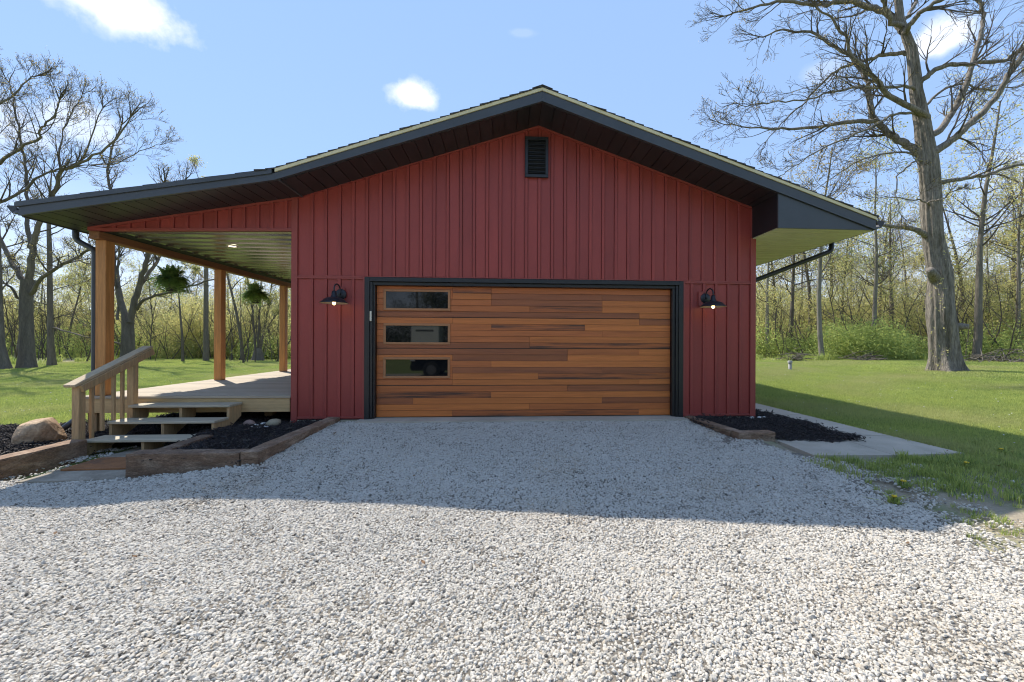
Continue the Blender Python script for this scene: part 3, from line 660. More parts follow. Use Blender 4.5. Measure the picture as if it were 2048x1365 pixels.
MB().box(-1.128, -1.092, FY + .02, 0, soff(-1.11) - .012, soff(-1.11) + .012, .003).build('soffit_joint', MT['charcoal'], sof)
# boxed eave return on the right
MB().prism([(6.224, 2.976), (ER - .001, 2.976), (ER - .001, soff(ER) + .003), (6.224, soff(6.224) - .003)], FY + .012, FY + .039).build('eave_return', MT['charcoal'], sof)
MB().box(6.2242, 6.2352, FY + .0395, .015, 2.990, soff(6.235) - .004).build('eave_return', MT['black_trim'], sof)
flat = MB().box(6.236, ER - .02, FY + .04, 8.9, 2.992, 2.998).build('flat_soffit', MT['black_trim'], B)
y = FY + .041
while y < 8.8:
    MB().box((6.238 if y < -.03 else 6.295), ER - .012, y + .010, y + .140, 2.974, 2.9915, .003).build('soffit_panel', MT['tan_soffit'], flat); y += .15
MB().box(ER - .011, ER, FY + .041, 9.2, 2.972, rtop(ER) - .05).build('eave_fascia', MT['charcoal'], B)
MB().box(EL + .035, EL + .058, FY + .041, 9.2, soff(EL) - .004, rtop(EL) - .05).build('eave_fascia', MT['charcoal'], B)
# gutters and downspouts
def gutter(x_in, x_out, ztop, y0, y1):
    s = 1 if x_out > x_in else -1; h = .105; mb = MB(); t = .004
    P = [(x_in, ztop), (x_in, ztop - h), (x_in + s * .085, ztop - h), (x_out, ztop - .025), (x_out, ztop), (x_out - s * .014, ztop), (x_out - s * .010, ztop - .025), (x_in + s * .08, ztop - h + .006), (x_in + s * .006, ztop - h + .006), (x_in + s * .006, ztop)]
    if s < 0: P = P[::-1]
    mb.prism(P[::-1], y0, y1)
    mb.prism([(x_in, ztop), (x_in + s * .085, ztop - h), (x_out, ztop - .025), (x_out, ztop)][::(-1 if s < 0 else 1)], y0 - .002, y0 - .0005)
    return mb.build('gutter', MT['black_trim'], B)
gutter(ER + .001, ER + .150, 3.115, FY + .01, 9.2); gutter(EL + .034, EL - .115, 3.045, FY + .01, 9.2)
def arc(pts, k=5):
    out = []
    P = [Vector(p) for p in pts]
    out.append(P[0])
    for a, b, c in zip(P[:-2], P[1:-1], P[2:]):
        u = b + (a - b).normalized() * .07; w_ = b + (c - b).normalized() * .07
        for i in range(k + 1):
            t = i / k; out.append(u * (1 - t) ** 2 + b * 2 * t * (1 - t) + w_ * t * t)
    out.append(P[-1]); return out
def flat_tube(pts, r):
    return MB().tube(arc(pts), r, 12)
flat_tube([(ER + .085, .26, 3.02), (ER + .085, .26, 2.865), (6.345, .30, 2.275), (6.345, .30, .1)], .040).build('downspout', MT['black_trim'], B, True)
flat_tube([(EL - .04, .12, 2.96), (EL - .04, .12, 2.78), (-4.312, .145, 2.63), (-4.312, .145, .32), (-4.42, -.02, .02), (-4.55, -.20, -.18)], .040).build('downspout', MT['charcoal'], B, True)

# porch
PZ0 = lambda x: 2.892 + (x + 4.25) * .0208
pg = MB().prism([(-4.235, PZ0(-4.235)), (XL - .005, PZ0(XL)), (XL - .005, soff(XL) - .005), (-4.235, soff(-4.235) - .005)], .016, .06).build('porch_gable', MT['siding_back'], B)
wall_pieces(-4.20, XL - .007, lambda x: PZ0(x) + .04, lambda x: soff(x) - .006, pg, off=.10)
slope_trim(-4.255, XL - .006, .038, -.030, .002, soff).build('rake_trim', MT['trim_red'], pg)
MB().prism([(-4.255, PZ0(-4.255)), (XL - .006, PZ0(XL)), (XL - .006, PZ0(XL) + .04), (-4.255, PZ0(-4.255) + .04)], -.026, .03).build('gable_base_trim', MT['trim_red'], pg)
MB().box(-4.262, -4.205, -.028, .02, PZ0(-4.25) + .001, soff(-4.26) - .03, .002).build('corner_trim', MT['trim_red'], pg)
CZ = 2.962
V = []; F = []; ys = []; y = .062
while y < 8.8:
    for dy, dz in ((0, 0), (.20, 0), (.222, -.02), (.262, -.02), (.284, 0)): ys.append((y + dy, dz))
    y += .305
for yy, dz in ys:
    for xx in (-4.10, XL - .004): V.append((xx, yy, CZ + dz))
F = [(2 * i, 2 * i + 1, 2 * i + 3, 2 * i + 2) for i in range(len(ys) - 1)]
ceil = mesh_obj('porch_ceiling', V, F, MT['corrug'], B)
for yy in (1.08, 4.1, 7.1):
    l = MB().lathe((-2.87, yy, CZ - .024), [(.085, .018), (.088, 0), (.066, -.003), (.062, .004)], 24).build('recessed_light', MT['plastic_white'], ceil, True)
    MB().lathe((-2.87, yy, CZ - .022), [(.062, .002), (.0001, .002)], 24).build('light_lens', MT['downlight'], ceil)
MB().box(-4.25, -4.10, -.02, 8.9, 2.773, 2.890, .008).build('porch_beam', MT['beam'], B)
PS = 2.52
for k in range(4): MB().box(-4.225 - .0, -4.073, .055 + k * PS, .205 + k * PS, .369, 2.7725, .008).build('porch_post', MT['cedar'], B)

# ------------------------------------------------------------------ porch deck
D = empty('porch_deck', (-2.8, 0, -.25), 'low wooden porch deck of grey boards along the left wall of the garage', 'deck')
y = -.012; k = 0
while y < 8.6:
    MB().box(-4.40, XL - .012, y, y + .139, .330, .368 + rnd.uniform(-.0008, .0008), .004).build('deck_plank', MT['deck'], D); y += .1445
MB().box(-4.36, XL - .03, .002, .040, .112, .329, .004).build('rim_joist', MT['rim'], D)
MB().box(-4.375, -4.337, .041, 8.5, .145, .329, .004).build('rim_joist', MT['rim'], D)
for yy in (.06, 2.6, 5.1): MB().box(-4.33, -4.2, yy, yy + .13, -.30, .144, .005).build('support_post', MT['newel'], D)
for yy in (.06,): MB().box(-2.0, -1.87, yy + .5, yy + .63, -.20, .165, .005).build('support_post', MT['newel'], D)

# stairs
S = empty('porch_stairs', (-2.7, -.45, -.25), 'open-riser wooden stairs with a handrail on the left leading up to the deck', 'stairs')
TR = [(-.295, .271), (-.605, .094), (-.915, -.085)]
for y0, zt in TR: MB().box(-3.435, -2.0, y0, y0 + .292, zt - .036, zt, .005).build('tread', MT['tread'], S)
for xs_ in (-3.425, -2.735, -2.06):
    mb = MB(); P = [(-.0005, .234), (-.27, .234), (-.27, .0575), (-.58, .0575), (-.58, -.1215), (-.89, -.1215), (-.89, -.285), (-.66, -.285), (-.0005, .06)]
    n = len(P); v = [(xs_, py, pz) for py, pz in P] + [(xs_ + .038, py, pz) for py, pz in P]
    # split the concave outline into quads
    def quad(a): mb.add([(xs_ + dx, py, pz) for dx in (0, .038) for py, pz in a], [(0, 1, 2, 3), (7, 6, 5, 4), (0, 4, 5, 1), (1, 5, 6, 2), (2, 6, 7, 3), (3, 7, 4, 0)])
    quad([(-.0005, .234), (-.27, .234), (-.27, -.08), (-.0005, .06)]); quad([(-.271, .0575), (-.58, .0575), (-.58, -.243), (-.271, -.0805)]); quad([(-.581, -.1215), (-.89, -.1215), (-.89, -.285), (-.581, -.285)])
    mb.build('stringer', MT['newel'], S)
def railz(y): return .64 + (y + .96) * .435
NX0, NX1 = -3.527, -3.437
MB().box(NX0, NX1, -.965, -.875, -.30, railz(-.92) - .012, .005).build('newel_post', MT['newel'], S)
MB().box(NX0, NX1, -.205, -.115, -.05, railz(-.16) - .012, .005).build('newel_post', MT['newel'], S)
ang = math.atan(.435); ln = 1.14 / math.cos(ang)
Mr = Matrix.Translation((0, -1.02, railz(-1.02))) @ Matrix.Rotation(ang, 4, 'X')
hr = MB().box(-3.565, -3.425, 0, ln, 0, .037, .005, Mr).build('handrail', MT['rail'], S)
MB().box(-3.436, -3.400, .05, ln - .03, -.092, -.002, .004, Mr).build('side_rail', MT['newel'], hr)
for yb, zb in ((-.80, -.10), (-.66, .08), (-.50, .09), (-.37, .09)):
    MB().box(-3.475, -3.4375, yb, yb + .037, zb - .10, railz(yb) - .015, .003).build('baluster', MT['newel'], S)
# landscape ties
def tie(name, a, b, wdt, h, zt, label, zt2=None, group='railroad ties edging the beds'):
    a = Vector((a[0], a[1], 0)); b = Vector((b[0], b[1], 0)); L_ = (b - a).length; d = (b - a).normalized(); n_ = Vector((-d.y, d.x, 0))
    g = random.Random(name + label); segs = 14; V = []; F = []
    z2 = zt if zt2 is None else zt2
    for i in range(segs + 1):
        t = i / segs; c = a + d * (L_ * t); top_ = zt + (z2 - zt) * t
        prof = [(-.5, -1), (-.5, -.5), (-.5, -.07), (-.465, -.004), (0, 0.0), (.465, -.004), (.5, -.07), (.5, -.5), (.5, -1)]
        for u, q in prof:
            j = g.uniform(-.003, .003); jz = g.uniform(-.003, .003)
            V.append(c + n_ * (u * wdt + j) + Vector((0, 0, top_ + q * h + jz)))
    m = 9
    for i in range(segs):
        for q in range(m - 1): F.append((i * m + q, i * m + q + 1, (i + 1) * m + q + 1, (i + 1) * m + q))
    F.append(tuple(range(m))[::-1]); F.append(tuple(segs * m + q for q in range(m)))
    o = mesh_obj('railroad_tie', V, F, MT['tie']); tag(o, label, 'timber', group); return o
tie('t', (-2.03, -1.80), (-.845, -1.81), .19, .26, -.012, 'long dark railroad tie facing the camera at the front of the left mulch bed')
tie('t', (-.735, -1.905), (-.60, -.03), .19, .26, -.004, 'railroad tie running back to the garage wall along the left side of the gravel', .03)
tie('t', (-1.83, -1.69), (-1.86, -.95), .16, .20, -.022, 'half-buried weathered tie beside the lowest stair tread')
tie('t', (-3.42, -2.6), (-3.42, -.98), .20, .26, -.060, 'railroad tie left of the concrete pad in front of the boulder')
tie('t', (5.13, -.05), (5.33, -1.05), .17, .20, .012, 'railroad tie running from the garage door frame along the right mulch bed', -.012)
tie('t', (5.27, -1.15), (5.80, -1.14), .17, .20, -.005, 'short railroad tie at the front end of the right mulch bed')
tie('t', (-5.9, .62), (-4.5, .98), .14, .12, -.19, 'low edging timber between the boulder bed and the left lawn')

# boulder and small stones
def rock(name, c, sx, sy, sz, mat, seed, label, cat, group=None, sub=3, amp=.16):
    import bmesh
    bm = bmesh.new(); bmesh.ops.create_icosphere(bm, subdivisions=sub, radius=1.0); g = random.Random(seed)
    dirs = [(Vector((g.gauss(0, 1), g.gauss(0, 1), g.gauss(0, 1))).normalized(), g.uniform(.70, .96)) for _ in range(16)]
    for v in bm.verts:
        p = v.co.normalized(); r = 1.0
        for d, h in dirs:
            q = p.dot(d)
            if q > 0: r = min(r, h / max(q, .01))
        r = min(r, 1.0) + amp * .25 * math.sin(p.x * 5 + seed) * math.sin(p.y * 4 + 2 * seed) * math.sin(p.z * 6)
        v.co = Vector((p.x * sx, p.y * sy, p.z * sz)) * r
    V = [tuple(v.co + Vector(c)) for v in bm.verts]; bm.verts.index_update(); F = [tuple(v.index for v in f.verts) for f in bm.faces]; bm.free()
    o = mesh_obj(name, V, F, mat, smooth_shade=True); tag(o, label, cat, group); return o
_b = at_z(61, 893, -.20)
rock('boulder', (_b.x - .10, _b.y + .20, -.11), .265, .24, .29, MT['boulder'], 5, 'large brown boulder in the mulch left of the stairs', 'boulder', sub=4)
G_ = 'small stones in the left mulch bed'
def onbed(px, py): p = at_z(px, py, -.075); return p
for px, py, sx, sy, sz, m, lab in [(547, 852, .125, .09, .075, 'stone_tan', 'largest tan round stone in the mulch by the garage corner'), (499, 852, .088, .07, .062, 'stone_pink', 'pinkish round stone in the mulch near the stair foot'),
                                   (527, 850, .045, .035, .028, 'stone_white', 'small white stone between the pink and the tan stone'), (512, 852.5, .045, .03, .022, 'stone_white', 'flat white stone just right of the pink stone'),
                                   (503, 857, .040, .03, .022, 'stone_white', 'white pebble in front of the pink stone'), (520, 857, .05, .025, .018, 'stone_white', 'left half of the pair of flat white stones in front'),
                                   (532, 856, .05, .03, .022, 'stone_white', 'right half of the pair of flat white stones in front'), (484, 857, .045, .022, .015, 'stone_white', 'thin white stone chip nearest the stairs')]:
    p = onbed(px, py); rock('stone', (p.x, p.y, -.075 + sz * .55), sx, sy, sz, MT[m], int(px), lab, 'stone', G_, 2, .1)

for px, py, lab in [(1481, 829, 'left white pebble at the foot of the right wall'), (1490, 827.5, 'middle white pebble at the foot of the right wall'), (1497, 827, 'right white pebble at the foot of the right wall')]:
    p = at_z(px, py, -.03); rock('stone', (p.x, min(p.y, -.06), -.025), .045, .03, .022, MT['stone_white'], int(px), lab, 'stone', 'white pebbles in the right mulch bed', 2, .1)
gd = np.random.default_rng(4); leafv = []
for k in range(3):
    v = np.array([(-.03, 0, .004), (-.008, -.014, .010), (.022, -.010, .004), (.034, .002, .012), (.018, .013, .006), (-.010, .015, .012)]); leafv.append((v, [(0, 1, 5), (1, 2, 4, 5), (2, 3, 4)], [.3 + .2 * k] * 6))
Xd, Yd = fill(60, -2.5, 8.5, -4.2, 1.0, lambda x, y: in_gravel(x, y) or (6.8 < x < 7.6)); n = len(Xd)
tag(scatter('dead_leaves', leafv, np.stack([Xd, Yd, [ground(a, b) + (.025 if in_gravel(a, b) else .04) for a, b in zip(Xd, Yd)]], 1), rots(n, .4), scls(n, .4, .8), NR.integers(0, 3, n), [MT['dead_leaf']]), 'scattered brown dead leaves on the gravel and walkway', 'leaves')
# coir mat
Mm = Matrix.Translation((-2.56, -1.42, -.2535)) @ Matrix.Rotation(math.radians(2), 4, 'Z')
mb = MB(); pts = []
for cx_, cy_, a0 in ((-.36, -.21, math.pi), (.36, -.21, 1.5 * math.pi), (.36, .21, 0), (-.36, .21, .5 * math.pi)):
    pts += [(cx_ + .03 * math.cos(a0 + t), cy_ + .03 * math.sin(a0 + t)) for t in (0, .52, 1.05, 1.57)]
v = [Mm @ Vector((x, y, 0)) for x, y in pts] + [Mm @ Vector((x, y, .016)) for x, y in pts]; k = len(pts)
mb.add(v, [tuple(range(k))[::-1], tuple(range(k, 2 * k))] + [(i, (i + 1) % k, (i + 1) % k + k, i + k) for i in range(k)])
tag(mb.build('door_mat', MT['mat']), 'worn rust brown coir mat on the concrete pad before the stairs', 'mat')

# ------------------------------------------------------------------ wall lamps
def lamp(x, label):
    R = empty('wall_lamp', (x, 0, 1.8), label, 'lamp', 'barn lamps either side of the garage door')
    MB().box(x - .115, x + .055, -.030, -.0213, 1.84, 2.08, .002).build('mounting_block', MT['trim_red'], R)
    M = Matrix.Translation((x, 0, 1.965)) @ Matrix.Rotation(math.pi / 2, 4, 'X')
    mb = MB(); mb.lathe((0, 0, 0), [(.0001, .052), (.03, .05), (.075, .042), (.085, .032), (.085, .02)], 28); mb.v = [tuple(M @ Vector(p)) for p in mb.v]; mb.build('backplate', MT['metal_black'], R, True)
    pts = [Vector((x, -.05, 1.955))] + [Vector((x, -.165 + .115 * math.cos(t), 2.02 + .085 * math.sin(t))) for t in np.linspace(-.5, math.pi, 12)] + [Vector((x, -.28, 1.985))]
    MB().tube(pts, .011, 10).build('gooseneck_arm', MT['metal_black'], R, True)
    c = (x, -.28, 1.80)
    MB().lathe(c, [(.0001, .19), (.026, .188), (.03, .17), (.034, .168), (.036, .12), (.044, .115), (.05, .095), (.055, .09), (.10, .082), (.135, .066), (.17, .030), (.198, .008), (.202, 0)], 36).build('shade', MT['metal_black'], R, True)
    MB().lathe(c, [(.200, .0), (.168, .024), (.132, .058), (.09, .072), (.03, .078), (.0001, .078)], 36).build('shade_lining', MT['lamp_inner'], R, True)
    MB().lathe(c, [(.0001, -.028), (.012, -.024), (.022, -.006), (.022, .012), (.014, .035), (.011, .07)], 16).build('bulb', MT['bulb'], R, True)
lamp(-.505, 'dark barn lamp with lit bulb on the wall left of the garage door')
lamp(5.415, 'dark barn lamp with lit bulb on the wall right of the garage door')

# ------------------------------------------------------------------ hanging ferns
def fern(x, y, z, seed, s, label):
    g = random.Random(seed)
    R = empty('hanging_fern', (x, y, z), label, 'plant', 'fern baskets hung along the porch beam')
    MB().lathe((x, y, z), [(.0001, 0), (.075 * s, 0), (.082 * s, .01), (.105 * s, .12), (.115 * s, .13), (.115 * s, .145), (.10 * s, .14), (.0001, .13)], 24).build('pot', MT['pot'], R, True)
    mb = MB()
    for a in (0, 2.09, 4.19): mb.tube([(x + .11 * s * math.cos(a), y + .11 * s * math.sin(a), z + .14), (x, y, z + .5)], .003, 5)
    mb.tube([(x, y, z + .5), (x, y, 2.772)], .004, 5); mb.build('hanger', MT['pot'], R)
    V = []; F = []; T = []
    for i in range(230):
        a = g.uniform(0, 6.283); u = g.random(); tn = g.random() * .9
        if u < .25: rr, zm, ze = g.uniform(.06, .24), g.uniform(.34, .46), g.uniform(.34, .50)
        else: rr, zm, ze = g.uniform(.22, .37), g.uniform(.24, .46), g.uniform(-.12, .26)
        P0 = Vector((.03 * math.cos(a), .03 * math.sin(a), .12)); P1 = Vector((rr * .55 * math.cos(a), rr * .55 * math.sin(a), zm)); a2 = a + g.gauss(0, .2); P2 = Vector((rr * math.cos(a2), rr * math.sin(a2), ze)); n_ = 17
        bez = lambda t: Vector((x, y, z)) + s * (P0 * (1 - t) ** 2 + P1 * 2 * t * (1 - t) + P2 * t * t)
        for k in range(2, n_):
            t = k / n_; p = bez(t); d = (bez(t + .03) - p).normalized()
            side = d.cross(Vector((0, 0, 1))); side = side.normalized() if side.length > .05 else Vector((math.sin(a), -math.cos(a), 0))
            wl = .048 * s * math.sin(math.pi * min(1, (k + 1.5) / (n_ + 1.5))) + .006
            for sg in (-1, 1):
                tip = p + side * (sg * wl) + d * .012 + Vector((0, 0, -.010 + g.uniform(-.010, .008)))
                o = len(V); V += [tuple(p - d * .003), tuple(p + d * .012), tuple(tip + d * .004), tuple(tip - d * .005)]; F.append((o, o + 1, o + 2, o + 3)); T += [tn + g.uniform(-.1, .1)] * 4
    mesh_obj('fronds', V, F, FERN, R, attrs={'tint': T})
fern(-4.165, 1.40, 2.145, 3, 1.0, 'larger hanging fern between the first and second porch posts')
fern(-4.165, 3.92, 2.17, 9, 1.05, 'farther hanging fern between the second and third porch posts')

# ------------------------------------------------------------------ trees
def tubes_mesh(lines):
    V = []; F = []; o = 0
    for pts, rad, n in lines:
        P = np.array(pts); m = len(P); R_ = np.array(rad)
        D_ = np.empty_like(P); D_[1:-1] = P[2:] - P[:-2]; D_[0] = P[1] - P[0]; D_[-1] = P[-1] - P[-2]
        D_ /= np.linalg.norm(D_, axis=1)[:, None] + 1e-9
        ref = np.array([.31, .87, .38]) if abs(D_[0, 2]) > .8 else np.array([.05, .1, 1.0])
        A = np.cross(D_, ref); A /= np.linalg.norm(A, axis=1)[:, None] + 1e-9; B_ = np.cross(D_, A)
        t = np.arange(n) * 2 * math.pi / n
        ring = P[:, None, :] + R_[:, None, None] * (A[:, None, :] * np.cos(t)[None, :, None] + B_[:, None, :] * np.sin(t)[None, :, None])
        V.append(ring.reshape(-1, 3))
        i = np.arange(m - 1)[:, None]; k_ = np.arange(n)[None, :]
        a = o + i * n + k_; b = o + i * n + (k_ + 1) % n
        F.append(np.stack([a, b, b + n, a + n], -1).reshape(-1, 4)); o += m * n
    return np.vstack(V), np.vstack(F)

def grow(out, tips, p, d, L_, r, lev, maxlev, g, up=.10, wander=.16, kids=(7, 6, 4), spread=(.6, 1.0)):
    n = 6 if lev == 0 else (5 if lev == 1 else 4); pts = [p]; rad = [r]; dirs = [d]
    for i in range(n):
        d = Vector((d.x + g.gauss(0, wander), d.y + g.gauss(0, wander), d.z + g.gauss(0, wander) + up)).normalized()
        p = p + d * (L_ / n); pts.append(p); rad.append(max(r * (1 - .75 * (i + 1) / n), .0055)); dirs.append(d)
    out.append(([tuple(q) for q in pts], rad, 5 if r > .03 else (4 if r > .012 else 3)))
    if lev >= maxlev: tips.append(tuple(pts[-1])); tips.append(tuple(pts[-2])); return
    for k in range(kids[min(lev, len(kids) - 1)]):
        t = g.uniform(.22, 1.0) * n; i = min(int(t), n - 1); q = pts[i].lerp(pts[i + 1], t - i); dd = dirs[i + 1]
        ax = dd.orthogonal().normalized(); ax.rotate(Matrix.Rotation(g.uniform(0, 6.283), 3, dd)); a = g.uniform(*spread)
        nd = (dd * math.cos(a) + ax * math.sin(a)).normalized()
        grow(out, tips, q, nd, L_ * g.uniform(.42, .68) * (1.15 - .45 * t / n), max(rad[i] * g.uniform(.5, .7), .006), lev + 1, maxlev, g, up, wander * 1.15, kids, spread)

def offax(px): return 1 / math.sqrt(1 + ((px - PCX) / FPX) ** 2)

def limb(out, tips, pxs, depth, r0, r1, g, maxlev=2, every=.45, blen=1.5, dj=0.0, kids=(6, 4, 3), up=.08, sides=8):
    """a main limb: way-points measured in the photograph, carried forward or back in depth by dj along its length"""
    n = len(pxs); P = [at(x, y, depth + dj * i / max(1, n - 1)) for i, (x, y) in enumerate(pxs)]
    # smooth the way-points
    Q = []
    for i in range(n - 1):
        p0, p1, p2, p3 = P[max(i - 1, 0)], P[i], P[i + 1], P[min(i + 2, n - 1)]
        for k in range(4):
            t = k / 4; Q.append(.5 * ((2 * p1) + (p2 - p0) * t + (2 * p0 - 5 * p1 + 4 * p2 - p3) * t * t + (3 * p1 - p0 - 3 * p2 + p3) * t ** 3))
    Q.append(P[-1]); m = len(Q); k0 = offax(min(2048, max(0, pxs[0][0]))); rad = [k0 * (r0 + (r1 - r0) * i / (m - 1)) for i in range(m)]
    Q = [q + Vector((g.gauss(0, .02), g.gauss(0, .03), g.gauss(0, .02))) for q in Q]
    out.append(([tuple(q) for q in Q], rad, sides))
    if every <= 0: return Q
    tot = sum((Q[i + 1] - Q[i]).length for i in range(m - 1)); nb = int(tot / every)
    for b in range(nb):
        t = g.uniform(.12, 1.0) ** .7 * (m - 1); i = min(int(t), m - 2); q = Q[i].lerp(Q[i + 1], t - i); dd = (Q[i + 1] - Q[i]).normalized()
        ax = dd.orthogonal().normalized(); ax.rotate(Matrix.Rotation(g.uniform(0, 6.283), 3, dd)); a = g.uniform(.4, .95)
        grow(out, tips, q, (dd * math.cos(a) + ax * math.sin(a)).normalized(), blen * g.uniform(.5, 1.15) * (1.15 - .6 * t / m), max(.008, min(rad[i] * .5, .04)), 0, maxlev, g, up, .11, kids, (.4, .85))
    # the limb runs on into its own end spray
    for _ in range(3): grow(out, tips, Q[-1], ((Q[-1] - Q[-2]).normalized() + Vector((g.gauss(0, .25), g.gauss(0, .25), g.gauss(0, .25)))).normalized(), blen * .5, r1 * .8, 0, maxlev, g, up, .11, kids, (.4, .85))
    return Q

def leaf_quads(centres, per, spread, size, g, tint0=0.5):
    C = np.repeat(np.array(centres), per, 0); n = len(C); C = C + g.normal(0, spread, (n, 3))
    a = g.normal(0, 1, (n, 3)); a /= np.linalg.norm(a, axis=1)[:, None]; b = g.normal(0, 1, (n, 3)); b -= a * (a * b).sum(1)[:, None]; b /= np.linalg.norm(b, axis=1)[:, None]
    s = g.uniform(.6, 1.3, (n, 1)) * size
    V = np.stack([C - a * s, C + b * s * .55, C + a * s, C - b * s * .55], 1).reshape(-1, 3)
    F = np.arange(4 * n).reshape(-1, 4); T = np.repeat(np.clip(g.normal(tint0, .25, n), 0, 1), 4)
    return V, F, T

def ridged_trunk(pts, rad, n, seed, ridge=.05, flare=None, lump=.02):
    """trunk with vertical bark ridges and a flared foot"""
    g = random.Random(seed); P = []
    for i in range(len(pts) - 1):
        for k in range(6): P.append((Vector(pts[i]).lerp(Vector(pts[i + 1]), k / 6), rad[i] + (rad[i + 1] - rad[i]) * k / 6))
    P.append((Vector(pts[-1]), rad[-1])); V = []; F = []
    ph = [g.uniform(0, 6.28) for _ in range(8)]
    z0 = P[0][0].z
    for j, (c, r) in enumerate(P):
        h = c.z - z0
        for k in range(n):
            t = 2 * math.pi * k / n
            rr = r * (1 + ridge * math.sin(11 * t + ph[0] + .6 * math.sin(h * 1.3 + ph[3])) + ridge * .7 * math.sin(17 * t + ph[1] + .8 * math.sin(h * 2.1)) + .045 * math.sin(2 * t + h * .8 + ph[2]) + lump * math.sin(3 * t + h * 1.9 + ph[5]) + lump * .8 * math.sin(h * 2.3 + ph[6]) * math.sin(t + h + ph[7]) + g.uniform(-.018, .018))
            if flare: rr *= 1 + flare * math.exp(-h / .45) * (1 + .45 * math.sin(5 * t + ph[4]))
            V.append((c.x + rr * math.cos(t), c.y + rr * math.sin(t), c.z))
    for j in range(len(P) - 1):
        for k in range(n): F.append((j * n + k, j * n + (k + 1) % n, (j + 1) * n + (k + 1) % n, (j + 1) * n + k))
    return V, F

